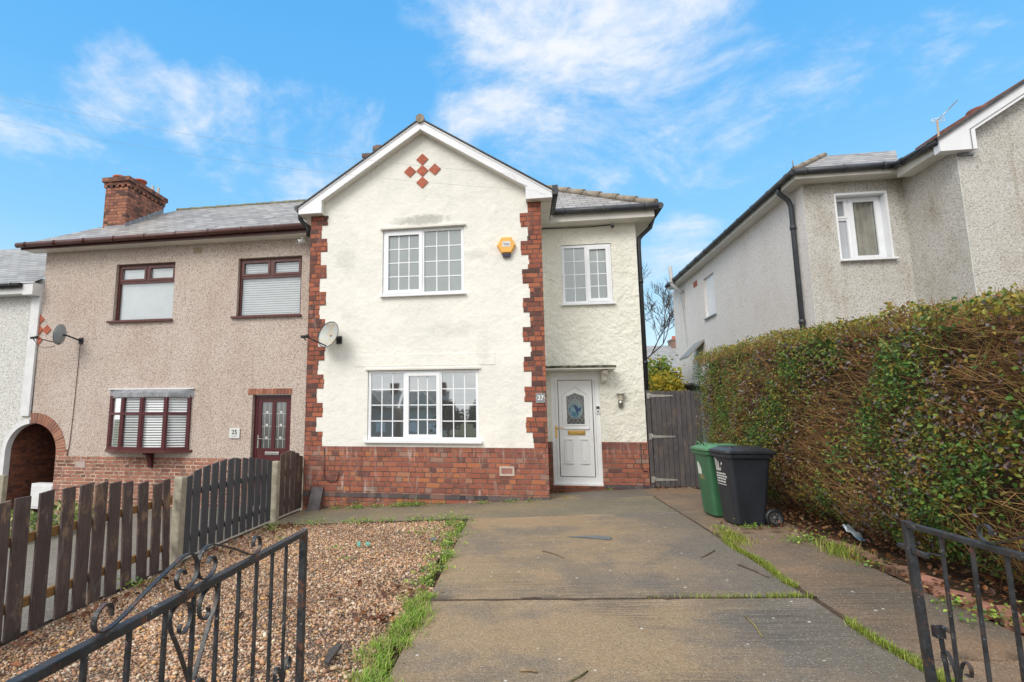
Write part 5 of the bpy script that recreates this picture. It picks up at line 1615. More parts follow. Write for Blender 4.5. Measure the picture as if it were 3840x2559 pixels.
n = 76000
y = 1.6 + 8.75 * RNG.beta(1, 1.0, n); z = gz(3.0, y) + .08 + (htop(y) - gz(3.0, y) - .06) * RNG.uniform(0, 1, n) ** .9
m_leaf = fbm(y * 1.05, z * 1.3, .7) + .9 * fbm(y * 2.3 + 1.0, z * 2.6, 3.1) + np.exp(-((y - 5.05) / .5) ** 2 - ((z + .15) / .45) ** 2) * .55 + np.where((y < 4.55) & (z < .62) & (z > -.75), -.75, 0) + np.where((np.abs(y - 6.35) < .75) & (z > -.75) & (z < .45), -.62, 0) + np.where((y > 8.6) & (z < .75), .4, 0)
keep = RNG.uniform(0, 1, n) < np.clip(.60 + .80 * m_leaf, .08, 1)
y, z, m_leaf = y[keep], z[keep], m_leaf[keep]
dep = RNG.exponential(.085, len(y)); x = hface(y, z) + dep - .03
front = np.stack([x, y, z], 1)
# top surface
n2 = 15000; y2 = RNG.uniform(1.6, 10.3, n2); x2 = RNG.uniform(2.98, 4.15, n2); z2 = htop(y2) + .05 * fbm(y2 * 1.6, x2 * 3) - RNG.exponential(.045, n2) + np.where(y2 < 5.2, np.abs(RNG.normal(0, .035, n2)), np.abs(RNG.normal(0, .02, n2)))
# far end
n3 = 5200; x3 = RNG.uniform(3.0, 4.15, n3); z3 = RNG.uniform(-1.1, 1.03, n3); y3 = 10.35 - RNG.exponential(.06, n3)
pos = np.concatenate([front, np.stack([x2, y2, z2], 1), np.stack([x3, y3, z3], 1)])
tone = 1.2 * fbm(pos[:, 1] * 1.9 + 4, pos[:, 2] * 2.2 + pos[:, 0], 2.0) + .12 + np.exp(-((pos[:, 1] - 5.05) / .55) ** 2 - ((pos[:, 2] + .15) / .5) ** 2) * .45 - .22 + np.interp(pos[:, 1], [7.6, 8.8], [0, .35]) + RNG.normal(0, .38, len(pos))
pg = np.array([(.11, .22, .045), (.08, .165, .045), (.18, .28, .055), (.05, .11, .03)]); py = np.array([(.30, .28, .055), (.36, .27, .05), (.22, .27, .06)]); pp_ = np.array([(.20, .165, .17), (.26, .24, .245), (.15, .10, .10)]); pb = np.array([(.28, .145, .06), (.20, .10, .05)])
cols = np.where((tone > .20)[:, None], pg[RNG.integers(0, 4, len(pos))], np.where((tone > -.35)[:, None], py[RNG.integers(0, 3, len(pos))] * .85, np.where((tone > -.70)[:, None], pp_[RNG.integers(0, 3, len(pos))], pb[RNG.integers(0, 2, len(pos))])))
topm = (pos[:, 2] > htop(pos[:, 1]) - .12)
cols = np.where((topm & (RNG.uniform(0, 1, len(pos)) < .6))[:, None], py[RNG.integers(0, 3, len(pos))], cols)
size = np.interp(pos[:, 1], [3, 6, 10], [.037, .031, .027])
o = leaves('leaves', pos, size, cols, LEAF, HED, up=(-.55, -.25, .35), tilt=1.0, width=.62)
o['kind'] = 'stuff'
# twigs
n = 20000
y = RNG.uniform(1.6, 10.2, n); z = gz(3.0, y) + .05 + (htop(y) - gz(3.0, y) - .05) * RNG.uniform(0, 1, n)
mt = -fbm(y * 1.05, z * 1.3, .7) - .9 * fbm(y * 2.3 + 1.0, z * 2.6, 3.1) - np.exp(-((y - 5.05) / .5) ** 2 - ((z + .15) / .45) ** 2) * .9 + np.where((y < 4.7) & (z > -.8), .9, 0) + np.where((np.abs(y - 6.35) < .8) & (z > -.8) & (z < .5), .75, 0)
keep = RNG.uniform(0, 1, n) < np.clip(.42 + .62 * mt, .07, 1); y, z = y[keep], z[keep]; n = len(y)
x = hface(y, z) + RNG.exponential(.10, n) - .02
p1 = np.stack([x - RNG.uniform(.0, .05, n), y, z], 1)
d = np.stack([-RNG.uniform(.25, 1.0, n), RNG.normal(-.15, .75, n), RNG.normal(.30, .45, n)], 1); d /= np.linalg.norm(d, axis=1, keepdims=True)
L = RNG.uniform(.08, .32, n)[:, None]
tw = np.array([(.36, .19, .09), (.46, .26, .11), (.22, .105, .05), (.48, .32, .12), (.40, .29, .095), (.29, .135, .07)])
rods('twigs', p1 - d * L, p1, RNG.uniform(.0013, .0028, n), tw * .85, TWIG, HED)['kind'] = 'stuff'
n = 2600; y = RNG.uniform(1.7, 10.2, n); x = RNG.uniform(3.0, 4.1, n); p0 = np.stack([x, y, htop(y) - .15], 1); d = np.stack([RNG.normal(0, .35, n), RNG.normal(0, .35, n), np.ones(n)], 1)
rods('top_twigs', p0, p0 + d * (RNG.uniform(.10, .20, n) + np.where(y < 5, .05, 0))[:, None], .0028, tw, TWIG, HED)['kind'] = 'stuff'
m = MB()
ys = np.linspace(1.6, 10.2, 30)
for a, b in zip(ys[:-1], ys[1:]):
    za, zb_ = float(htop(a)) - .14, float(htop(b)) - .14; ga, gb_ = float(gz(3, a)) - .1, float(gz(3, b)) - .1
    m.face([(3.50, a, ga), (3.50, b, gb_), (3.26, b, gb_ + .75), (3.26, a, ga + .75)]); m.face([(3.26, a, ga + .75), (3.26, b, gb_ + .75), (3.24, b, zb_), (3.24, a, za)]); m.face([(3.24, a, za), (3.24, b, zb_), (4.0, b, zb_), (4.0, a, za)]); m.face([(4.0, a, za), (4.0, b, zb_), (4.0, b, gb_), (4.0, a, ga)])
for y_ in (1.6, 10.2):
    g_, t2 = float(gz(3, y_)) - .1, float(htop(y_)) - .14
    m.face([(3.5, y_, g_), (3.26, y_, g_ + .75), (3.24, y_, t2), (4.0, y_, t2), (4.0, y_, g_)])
m.build('dark_core', simple('hedge_inner', (.06, .036, .02), .95, .5, 14, bump=1.0, bscale=30), HED)  # solid dark core added behind the leaves to block see-through, no modelled branches

# ------------------------------------------------------------------ fences on the left
FX_ = -3.93
FE = thing('picket_fence', 'weathered brown picket fence with gaps, cut by the left photo edge', 'fence', (FX_, 4.7, -1.65))
tops = [(3.24, -.66), (3.45, -.655), (3.657, -.648), (3.849, -.632), (4.059, -.616), (4.292, -.612), (4.506, -.606), (4.677, -.619), (4.845, -.632), (5.033, -.649), (5.276, -.681), (5.48, -.719), (5.659, -.693)]
bots = [3.26, 3.47, 3.70, 3.86, 4.075, 4.315, 4.505, 4.68, 4.885, 5.10, 5.325, 5.525, 5.72]
for (ty, tz), by in zip(tops, bots):
    w = random.uniform(.066, .074) if ty < 5.6 else .055; g_ = float(gz(FX_, by)) + random.uniform(-.03, .0); dx_ = random.uniform(-.008, .008); k = random.uniform(-.012, .012); ch_ = random.uniform(.0, .012)
    m = MB(); m.hexa([(FX_ - .011, by - w, g_), (FX_ + .011, by - w, g_), (FX_ + .011, by + w, g_), (FX_ - .011, by + w, g_), (FX_ - .011 + dx_, ty - w + k, tz - ch_), (FX_ + .011 + dx_, ty - w + k, tz - ch_), (FX_ + .011 + dx_, ty + w + k, tz + ch_), (FX_ - .011 + dx_, ty + w + k, tz + ch_)])
    m.build('picket', WOOD_BR, FE, bevel=.004)
for z in (.22, .72):
    m = MB(); m.bar((FX_ - .036, 3.1, float(gz(FX_, 3.1)) + z), (FX_ - .036, 5.80, float(gz(FX_, 5.8)) + z), .035, .075); m.build('rail', WOOD_RAIL, FE, bevel=.003)


def fence_panel(label, tops, w, mat, loc, rails):
    o = thing('fence_panel', label, 'fence', loc)
    for ty, tz in tops:
        g_ = float(gz(FX_, ty)) + .03; k = random.uniform(-.004, .004); s = .012 * (1 if ty < loc[1] else -1)
        m = MB(); m.hexa([(FX_ - .010, ty - w, g_), (FX_ + .010, ty - w, g_), (FX_ + .010, ty + w, g_), (FX_ - .010, ty + w, g_), (FX_ - .010 + k, ty - w, tz - s), (FX_ + .010 + k, ty - w, tz - s), (FX_ + .010 + k, ty + w, tz + s), (FX_ - .010 + k, ty + w, tz + s)]); m.build('slat', mat, o, bevel=.004)
    for z in rails:
        m = MB(); m.bar((FX_ - .035, tops[0][0] - w, loc[2] + z), (FX_ - .035, tops[-1][0] + w, loc[2] + z), .04, .07); m.build('rail', mat, o)
    return o


gt = [(6.06, -.70), (6.235, -.64), (6.43, -.61), (6.625, -.588), (6.82, -.568), (7.015, -.565), (7.21, -.572), (7.405, -.583), (7.60, -.595), (7.80, -.62), (8.0, -.648), (8.19, -.68)]
fence_panel('arched slate-grey slatted panel between two concrete posts', gt, .074, WOOD_GREY, (FX_, 7.1, float(gz(FX_, 7.1))), (.22, .74))
fence_panel('short arched brown slatted panel next to the house corner', [(8.66, -.60), (8.86, -.575), (9.06, -.585), (9.25, -.63), (9.41, -.69)], .082, WOOD_BR, (FX_, 9.05, float(gz(FX_, 9.05))), (.25, .74))
for (x_, y_, tz, lab) in ((FX_ - .0, 5.90, -.69, 'concrete fence post joining the brown pickets and the grey panel'), (FX_, 8.42, -.705, 'concrete fence post between the grey panel and the short brown panel'), (FX_ + .0, 9.575, -.72, 'thin concrete fence post against the brick house corner'), (-9.68, 9.0, -1.085, 'stubby concrete post in front of the white house passage')):
    o = thing('concrete_post', lab, 'post', (x_, y_, float(gz(x_, y_))), 'concrete posts along the garden boundary')
    w = .052 if y_ < 9.5 or x_ < -8 else .035
    m = MB(); z0_ = float(gz(x_, y_)) - .1
    m.loft([[(x_ - w, y_ - w, z0_), (x_ + w, y_ - w, z0_), (x_ + w, y_ + w, z0_), (x_ - w, y_ + w, z0_)], [(x_ - w, y_ - w, tz - .02), (x_ + w, y_ - w, tz - .02), (x_ + w, y_ + w, tz - .02), (x_ - w, y_ + w, tz - .02)], [(x_ - w * .8, y_ - w * .8, tz), (x_ + w * .8, y_ - w * .8, tz), (x_ + w * .8, y_ + w * .8, tz), (x_ - w * .8, y_ + w * .8, tz)]])
    m.build('shaft', CONC_POST, o, bevel=.006)
# plants and a low rail in the neighbour's bed
for (x_, y_, s, n_, lab) in ((-7.6, 7.3, .36, 420, 'yellow-green leafy plant seen through the first picket gaps'), (-7.45, 8.0, .33, 360, 'leafy plant with pale edges behind the middle of the picket fence'), (-7.5, 8.6, .22, 200, 'small low plant in the bed furthest along behind the pickets')):
    o = thing('garden_plant', lab, 'plant', (x_, y_, float(gz(x_, y_))), 'plants in the bed behind the picket fence')
    q = RNG.normal(0, 1, (n_, 3)); q /= np.linalg.norm(q, axis=1, keepdims=True); q = q * (RNG.uniform(.3, 1, (n_, 1)) ** .5) * (s, s * 1.2, s * .8) + (x_, y_, float(gz(x_, y_)) + s * .75)
    leaves('leaves', q, .085, np.array([(.16, .27, .05), (.36, .42, .14), (.50, .50, .24), (.09, .17, .04), (.26, .36, .09)]), LEAF, o, up=(0, -.3, .6), width=.5)['kind'] = 'stuff'
    m = MB()
    for k in range(5):
        a = k * 1.256; m.tube([(x_, y_, float(gz(x_, y_)) - .02), (x_ + s * .4 * math.cos(a), y_ + s * .4 * math.sin(a), float(gz(x_, y_)) + s * .9)], .006, 5)
    m.build('stems', BARK, o)

# ------------------------------------------------------------------ iron gates
def crom(pts, n=6):
    pts = [Vector(p) for p in pts]; out_ = []
    P4 = [pts[0]] + pts + [pts[-1]]
    for k in range(1, len(P4) - 2):
        for t in range(n):
            u = t / n; a, b, c_, d_ = P4[k - 1], P4[k], P4[k + 1], P4[k + 2]
            out_.append(.5 * ((2 * b) + (c_ - a) * u + (2 * a - 5 * b + 4 * c_ - d_) * u * u + (3 * b - a - 3 * c_ + d_) * u ** 3))
    out_.append(pts[-1])
    return out_


TOP_S = [(1.128, -.432), (1.126, -.410), (1.105, -.402), (1.083, -.416), (1.080, -.440), (1.10, -.456), (1.15, -.451), (1.25, -.412), (1.34, -.381), (1.39, -.368), (1.425, -.373), (1.447, -.395), (1.45, -.425), (1.432, -.449), (1.402, -.457), (1.373, -.448), (1.359, -.425), (1.370, -.406), (1.390, -.405), (1.397, -.418)]
HEART = [(1.443, -.71), (1.39, -.61), (1.347, -.54), (1.343, -.503), (1.370, -.487), (1.410, -.493), (1.431, -.52), (1.426, -.552), (1.402, -.568), (1.384, -.556), (1.388, -.540)]
LOWER = [(1.443, -.86), (1.40, -.78), (1.39, -.745), (1.41, -.72), (1.434, -.735), (1.428, -.762), (1.41, -.76)]


def iron_gate(label, X, y_free, y_hinge, ztop_, zbot, bars, mirror_c, lean=0.0, flip=False):
    o = thing('driveway_gate', label, 'gate', (X, y_hinge, zbot - .05))
    zz_ = ztop_ - .014
    m = MB(); m.bar((X, y_hinge, zz_), (X, y_free, zz_), .026, .021); m.build('top_rail', IRON, o, bevel=.003)
    m = MB(); m.bar((X, y_hinge, zbot), (X, y_free - lean, zbot), .028, .026); m.build('bottom_rail', IRON, o, bevel=.003)
    m = MB(); m.bar((X, y_free - lean, zbot - .013), (X, y_free, ztop_ + .0), .028, .028, up=(0, 1, 0)); m.build('stile', IRON, o, bevel=.003)
    m = MB(); m.bar((X, y_hinge, zbot - .013), (X, y_hinge, ztop_ + .0), .032, .032, up=(0, 1, 0)); m.build('stile', IRON, o, bevel=.003)
    for b in bars:
        m = MB(); m.bar((X, b, zbot + .013), (X, b, zz_ - .0105), .011, .011, up=(0, 1, 0)); m.build('bar', IRON, o, bevel=.0015)
    def rib(pts, name):
        m = MB(); m.ribbon(crom([(X, a, b) for a, b in pts]), (1, 0, 0), .0125, .004); m.build(name, IRON, o)
    dz_ = ztop_ + .459
    off = mirror_c - 1.452
    for S, nm in ((TOP_S, 'top_scroll'), (HEART, 'heart_scroll'), (LOWER, 'lower_scroll')):
        rib([(a + off, b + dz_) for a, b in S], nm); rib([(2 * 1.452 - a + off, b + dz_) for a, b in S], nm)
    e_ = bars[0] if not flip else bars[0]
    for s in (-1, 1):
        rib([(e_ + s * .004, -1.02 + dz_), (e_ + s * .012, -.955 + dz_), (e_ + s * .04, -.905 + dz_), (e_ + s * .065, -.915 + dz_), (e_ + s * .062, -.945 + dz_), (e_ + s * .04, -.945 + dz_)], 'small_scroll')
        rib([(e_ + s * .004, -.98 + dz_), (e_ + s * .05, -1.09 + dz_), (e_ + s * .09, -1.2 + dz_)], 'small_scroll')
    return o


iron_gate('black wrought iron gate on the left with its scrollwork and long row of bars', -.9, 2.213, .66, -.459, -1.43, [2.045, 1.926, 1.808, 1.689, 1.568, 1.444, 1.322, 1.191, 1.06, .93, .80], 1.452)
go = iron_gate('black wrought iron gate on the right with a latch, standing open beside the hedge', 1.53, 2.60, 1.12, -.418, -1.30, [2.417, 2.274, 2.133, 1.99, 1.85, 1.72, 1.59, 1.46, 1.33, 1.22], 1.86, .055)
m = MB(); m.bar((1.53, 2.66, -.525), (1.53, 2.50, -.535), .018, .018); m.bar((1.53, 2.50, -.520), (1.53, 2.42, -.515), .006, .006); m.build('latch', IRON, go, bevel=.002)
m = MB(); m.tube([(1.565, 2.47, -.80), (1.565, 2.53, -.797), (1.565, 2.54, -.82), (1.565, 2.525, -1.0), (1.565, 2.51, -1.32)], .008, 8); m.box(1.545, 1.575, 2.525, 2.555, -.84, -.80); m.build('drop_bolt', IRON, go)

# ------------------------------------------------------------------ wheelie bins
def rrect(cx, cy, hx_, hy_, r, z, n=5):
    out_ = []
    for qx, qy, a0 in ((1, 1, 0), (-1, 1, 90), (-1, -1, 180), (1, -1, 270)):
        for k in range(n):
            a = R(a0 + 90 * k / (n - 1)); out_.append((cx + qx * (hx_ - r) + r * math.cos(a), cy + qy * (hy_ - r) + r * math.sin(a), z))
    return out_


def wheelie_bin(label, loc, rot, mat, lidmat, black):
    o = thing('wheelie_bin', label, 'bin', loc, 'wheelie bins by the hedge', rot)
    m = MB()
    ring_at = lambda z, gro=0: rrect(-.02 + .015 * z / .8, 0, .165 + .075 * z / .8 + gro, .185 + .04 * z / .8 + gro, .05, z)
    m.loft([ring_at(0, -.012), ring_at(.02), ring_at(.30), ring_at(.55), ring_at(.765)], smooth=False)
    body = m.build('body', mat, o)
    for p in body.data.polygons:
        p.use_smooth = False
    m = MB()   # side recess ribs and rim
    m.loft([ring_at(.755, .006), ring_at(.76, .022), ring_at(.80, .022), ring_at(.802, .01)])
    m.build('rim', mat, o)
    for s in (-1, 1):
        m = MB()
        for xx in (-.09, .075):
            m.hexa([(xx - .012, s * .183, .02), (xx + .012, s * .183, .02), (xx + .012, s * .196, .02), (xx - .012, s * .196, .02), (xx - .002, s * .196, .36), (xx + .002, s * .196, .36), (xx + .002, s * .20, .36), (xx - .002, s * .20, .36)])
        m.build('side_ribs', mat, o)
    m = MB()
    lr = lambda z, g_, sx=0: rrect(.01 + sx, 0, .27 + g_, .245 + g_, .05, z)
    m.loft([lr(.803, .0), lr(.81, .014), lr(.84, .012), lr(.855, -.02), lr(.872, -.055), lr(.888, -.12)])
    lid = m.build('lid', lidmat, o, bevel=.004)
    m = MB()
    for s in (-.11, .11):
        m = MB()
        if black:
            m.loft([rrect(-.17, s, .035, .055, .02, .856), rrect(-.165, s, .03, .05, .02, .885)])
        else:
            m.tube([(-.21, s - .05, .85), (-.215, s - .05, .905), (-.215, s + .05, .905), (-.21, s + .05, .85)], .008, 6)
        m.build('lid_grip', lidmat, lid)
    m = MB(); m.tube([(.285, -.21, .815), (.285, .21, .815)], .018, 8)
    for s in (-.17, 0, .17):
        m.box(.235, .285, s - .015, s + .015, .80, .83)
    m.build('handle', mat, o)
    m = MB(); m.tube([(.20, -.215, .09), (.20, .215, .09)], .011, 8); m.build('axle', BLACK, o)
    for s in (-1, 1):
        c0_ = (.205, s * .205, .1)
        m = MB(); m.lathe(c0_, (0, s, 0), [(0, .064), (0, .092), (.012, .1), (.042, .1), (.052, .092), (.052, .066), (.03, .062)], 28); wh = m.build('wheel', BLACK, o)
        m = MB(); m.lathe(c0_, (0, s, 0), [(.02, 0), (.02, .02), (.046, .02), (.05, 0)], 16)
        for k in range(6):
            a = k * math.pi / 3; m.bar((c0_[0], c0_[1] + s * .036, c0_[2]), (c0_[0] + .058 * math.cos(a), c0_[1] + s * .036, c0_[2] + .058 * math.sin(a)), .014, .012, up=(0, 1, 0))
        m.lathe(c0_, (0, s, 0), [(.012, .045), (.044, .05), (.046, .062), (.03, .062)], 28)
        m.build('wheel_rim', simple('hub_grey', (.09, .095, .10), .35, .1, 9), wh)
    return o


GREEN_B = simple('bin_green', (.040, .135, .065), .42, .12, 5, dirt=((.10, .17, .11), .45)); GREEN_L = simple('bin_green_lid', (.085, .24, .115), .38, .1, 5, dirt=((.16, .26, .17), .4))
BLACK_B = simple('bin_charcoal', (.020, .024, .032), .40, .2, 5, dirt=((.05, .05, .055), .4)); BLACK_L = simple('bin_charcoal_lid', (.028, .031, .038), .34, .2, 5, dirt=((.07, .07, .075), .4))
gb_ = wheelie_bin('green wheelie bin half hidden behind the charcoal one', (2.50, 7.72, float(gz(2.5, 7.72)) + .0), R(4), GREEN_B, GREEN_L, False)
kb = wheelie_bin('charcoal black wheelie bin with a white printed mark on its front', (2.555, 7.165, float(gz(2.55, 7.15)) + .0), R(5), BLACK_B, BLACK_L, True)


def front_pt(u, z):
    """point on the front of a bin: u across, z up, in bin space, just proud of the plastic"""
    return (-.02 + .015 * z / .8 - (.165 + .075 * z / .8) - .002, u, z)


m = MB()
def glyph(poly, mb):
    pts = [front_pt(u, z) for u, z in poly]
    mb.face(pts)
X0 = .14
for u in (.0, .035, .07):
    glyph([(X0 - u, .60), (X0 - u - .022, .60), (X0 - u - .018, .74 - u * .6), (X0 - u - .002, .75 - u * .6)], m)
glyph([(X0, .595), (X0 - .12, .595), (X0 - .12, .625), (X0, .625)], m)
glyph([(X0 - .10, .60), (X0 - .125, .60), (X0 - .15, .70), (X0 - .18, .695), (X0 - .175, .678), (X0 - .145, .66)], m)
for r_, z in enumerate((.555, .525, .495, .462)):
    u = 0.0
    while u < .22:
        w_ = random.uniform(.02, .05)
        glyph([(X0 + .005 - u, z), (X0 + .005 - u - w_, z), (X0 + .005 - u - w_, z + .018), (X0 + .005 - u, z + .018)], m); u += w_ + .008
glyph([(X0 + .005, .435), (X0 - .22, .435), (X0 - .22, .444), (X0 + .005, .444)], m)
m.build('printed_mark', SIGNWHITE, kb)
m = MB(); glyph([(.13, .50), (.02, .50), (.02, .58), (.10, .66), (.13, .64)], m); m.build('sticker', SIGNWHITE, gb_)
m = MB(); glyph([(.12, .44), (-.06, .44), (-.04, .50), (.10, .50)], m); m.build('sticker', simple('sticker_torn', (.20, .19, .09), .8, .3, 12), gb_)

# ------------------------------------------------------------------ side gate
SG = thing('side_gate', 'tall grey boarded side gate with three pale strap hinges', 'gate', (2.75, 10.93, -1.3))
x = 2.40
while x < 3.24:
    w = .088
    m = MB(); m.box(x, x + w - .006, 10.90, 10.925, -1.275 + random.uniform(-.006, .006), .485 + random.uniform(-.006, .006)); m.build('board', WOOD_SIDE, SG, bevel=.003); x += w
m = MB()
for z in (-1.0, -.4, .25):
    m.box(2.40, 3.23, 10.9255, 10.96, z, z + .1)
m.build('ledge', WOOD_SIDE, SG)
m = MB(); m.box(2.315, 2.385, 10.90, 10.99, -1.35, .50); m.build('hinge_post', WOOD_SIDE, SG, bevel=.004)
GALV = simple('galvanised', (.38, .37, .345), .45, .15, 12, metallic=.3, dirt=((.35, .3, .25), .4))
for z in (.395, -.362, -1.146):
    m = MB(); m.hexa([(2.40, 10.891, z - .028), (2.79, 10.891, z - .010), (2.79, 10.8995, z - .010), (2.40, 10.8995, z - .028), (2.40, 10.891, z + .028), (2.79, 10.891, z + .010), (2.79, 10.8995, z + .010), (2.40, 10.8995, z + .028)])
    m.box(2.33, 2.375, 10.885, 10.8995, z - .055, z + .055); m.tube([(2.388, 10.888, z - .05), (2.388, 10.888, z + .05)], .010, 8); m.build('strap_hinge', GALV, SG)

# ------------------------------------------------------------------ loose bricks, litter, sticks
order = ['first', 'second', 'third', 'fourth', 'fifth', 'sixth', 'seventh', 'eighth', 'ninth']
bl = [(2.955, 6.10, 28), (2.975, 5.88, 20), (2.93, 5.56, 5), (2.965, 5.33, 14), (2.975, 5.10, -8), (2.962, 4.85, 24), (2.956, 4.62, 50), (2.936, 4.40, 20), (2.974, 4.18, -28)]
BR_ED = simple('edging_brick_red', (.34, .16, .11), .85, .25, 12, bump=.6, dirt=((.14, .09, .06), .6)); BR_ED2 = simple('edging_brick_dull', (.20, .115, .075), .9, .25, 12, bump=.6, dirt=((.12, .09, .06), .7))
for k, (x, y, a) in enumerate(bl):
    o = thing('edging_brick', f'{order[k]} brick from the crumpled packet in the tilted row edging the hedge', 'brick', (x, y, float(gz(x, y)) + .0), 'loose bricks edging the hedge', R(a))
    m = MB(); t = .018 + .012 * (k % 3); m.hexa([(-.045, -.10, -.05), (.045, -.10, -.05), (.045, .10, -.05), (-.045, .10, -.05), (-.05, -.095, t), (.035, -.095, t + .012), (.03, .10, t + .022), (-.05, .10, t + .008)])
    m.build('brick_face', BR_ED if k >= 5 else BR_ED2, o, bevel=.006)
g = G('foil_packet'); fz = g.xyz(g.n('ShaderNodeTexCoord').outputs['Object'])[1]
g.set(Base_Color=g.ramp(g.math('ADD', g.math('MULTIPLY', fz, 3.0), g.math('ADD', .5, g.math('MULTIPLY', g.noise(30, 2), .12))), [(0, (.62, .55, .38)), (.1, (.60, .66, .70)), (.35, (.14, .28, .42)), (.5, (.52, .62, .68)), (.8, (.45, .52, .58))]), Roughness=.3, Metallic=.2)
me = MB()
for i in range(6):
    for j in range(6):
        f_ = lambda a, b: (-.055 + .11 * a / 6, -.10 + .2 * b / 6, .012 * math.sin(a * 1.9 + b) + .01 * math.cos(b * 2.3) + .03)
        me.face([f_(i, j), f_(i + 1, j), f_(i + 1, j + 1), f_(i, j + 1)], smooth=True)
o = me.build('crisp_packet', g.m); o.location = (3.18, 6.22, float(gz(3.18, 6.22)) + .05); o.rotation_euler = (R(38), R(6), R(28)); o.modifiers.new('solid', 'SOLIDIFY').thickness = .004
tag(o, 'crumpled blue and white crisp packet lying under the hedge', 'packet')


def shard(name, label, cat, pts, th, mat, lift=.004):
    m = MB(); n_ = len(pts)
    lo = [(x, y, float(gz(x, y)) + lift) for x, y in pts]; m.loft([lo, [(x, y, z + th) for x, y, z in lo]])
    o = m.build(name, mat); return tag(o, label, cat)


def gp(px, py):
    d_ = sight(px, py); nrm = Vector((-.063, -.0155, 1)); p = d_ * (-1.5 / nrm.dot(d_)); return (p.x, p.y)


SL = simple('broken_slate', (.13, .15, .15), .5, .15, 10)
shard('slate_piece', 'long grey slate splinter lying on the middle of the drive', 'slate', [gp(2133, 2016), gp(2200, 2020), gp(2290, 2028), gp(2294, 2018), gp(2240, 2012)], .008, SL)
shard('slate_piece', 'small grey slate chip on the gravel near the drive edge', 'slate', [gp(1611, 2034), gp(1640, 2036), gp(1634, 2026), gp(1616, 2028)], .012, SL, .02)
shard('slate_piece', 'dark curved slate shard on the gravel by the left gate', 'slate', [gp(1216, 2505), gp(1230, 2512), gp(1262, 2466), gp(1280, 2440), gp(1262, 2436), gp(1232, 2462)], .02, simple('dark_slate', (.03, .032, .036), .3, .2, 9), .02)
for nm, pts, lab in (('plastic_scrap', [gp(1338, 2044), gp(1352, 2046), gp(1350, 2060), gp(1340, 2060)], 'tiny teal plastic scrap, left of a pair on the gravel'), ('plastic_scrap', [gp(1370, 2046), gp(1386, 2048), gp(1388, 2056), gp(1372, 2057)], 'tiny teal plastic scrap, right of a pair on the gravel')):
    shard(nm, lab, 'scrap', pts, .012, simple('teal', (.12, .42, .33), .4), .03)
for a, b, r_, c_, lab in (((2792, 2314), (2858, 2392), .005, (.26, .22, .09), 'straight yellowish stick on the near right part of the drive'), ((2770, 2122), (2884, 2170), .009, (.15, .11, .09), 'dark flat piece of bark lying right of the drive centre'), ((2034, 2068), (2116, 2096), .004, (.12, .085, .065), 'thin dark twig on the drive below the slate splinter'), ((2630, 2094), (2682, 2066), .005, (.14, .095, .07), 'curved brown twig on the drive near the charcoal bin'), ((2140, 2559), (2205, 2520), .005, (.10, .09, .04), 'short green-brown twig at the bottom edge of the photo'), ((1950, 2520), (2015, 2526), .008, (.27, .19, .11), 'pale wood chip at the bottom centre of the drive')):
    p, q = gp(*a), gp(*b); mid = ((p[0] + q[0]) / 2 + .015, (p[1] + q[1]) / 2 + .01)
    m = MB(); m.tube([(x, y, float(gz(x, y)) + r_ + .001) for x, y in (p, mid, q)], [r_, r_ * 1.1, r_ * .7], 6)
    tag(m.build('stick', simple('stick_' + str(a[0]), c_, .8, .3, 20)), lab, 'stick')

# ------------------------------------------------------------------ wires
def wire(label, pts, sag, r_=.0018):
    a, b = Vector(pts[0]), Vector(pts[1]); m = MB(); L_ = []
    for k in range(25):
        t = k / 24; L_.append(a.lerp(b, t) + Vector((0, 0, -4 * sag * t * (1 - t))))
    L_ += [Vector(p) for p in pts[2:]]
    m.tube(L_, r_, 6); return tag(m.build('telephone_wire', simple('wire_grey', (.36, .36, .36), .6), None), label, 'wire', 'wires to the gable')


far_l = sight(-260, 395).normalized() * 15.0
wire('lower overhead wire crossing the gable to the right eaves', [far_l, (.32, 9.27, 3.93), (.36, 9.30, 3.92), (.5, 9.31, 3.86), (.52, 9.45, 3.80)], .25)
far_l2 = sight(-260, 300).normalized() * 15.0
wire('upper overhead wire crossing the gable above the red diamonds', [far_l2, (-.12, 9.29, 4.28), (-.05, 9.30, 4.27), (.0, 9.31, 4.14), (.2, 9.31, 4.03)], .25)

# ================================================================== BEYOND THE SIDE GATE
def leaf_tree(name, label, cat, group, cen, rad, n, size, pal, zbase, trunk_r=.08):
    o = thing(name, label, cat, (cen[0], cen[1], zbase), group)
    k = 26; cc = RNG.normal(size=(k, 3)); cc /= np.linalg.norm(cc, axis=1, keepdims=True); cc = cc * RNG.uniform(.25, .85, (k, 1)) * rad + cen
    p = cc[RNG.integers(0, k, n)] + RNG.normal(size=(n, 3)) * np.asarray(rad) * .22
    leaves('crown', p, size, np.array(pal), LEAF_FAR, o, up=(0, -.4, .5), width=.55)
    m = MB(); m.tube([(cen[0], cen[1], zbase - .1), (cen[0] + .05, cen[1], cen[2] - rad[2] * .4), (cen[0], cen[1], cen[2] + rad[2] * .4)], [trunk_r, trunk_r * .8, trunk_r * .3], 8)
    for q in range(7):
        a = q * .9; h = cen[2] - rad[2] * .4 + q * rad[2] * .1
        m.tube([(cen[0], cen[1], h), (cen[0] + rad[0] * .7 * math.cos(a), cen[1] + rad[1] * .7 * math.sin(a), h + rad[2] * .5)], [trunk_r * .4, trunk_r * .12], 5)
    m.build('trunk', BARK, o)
    return o


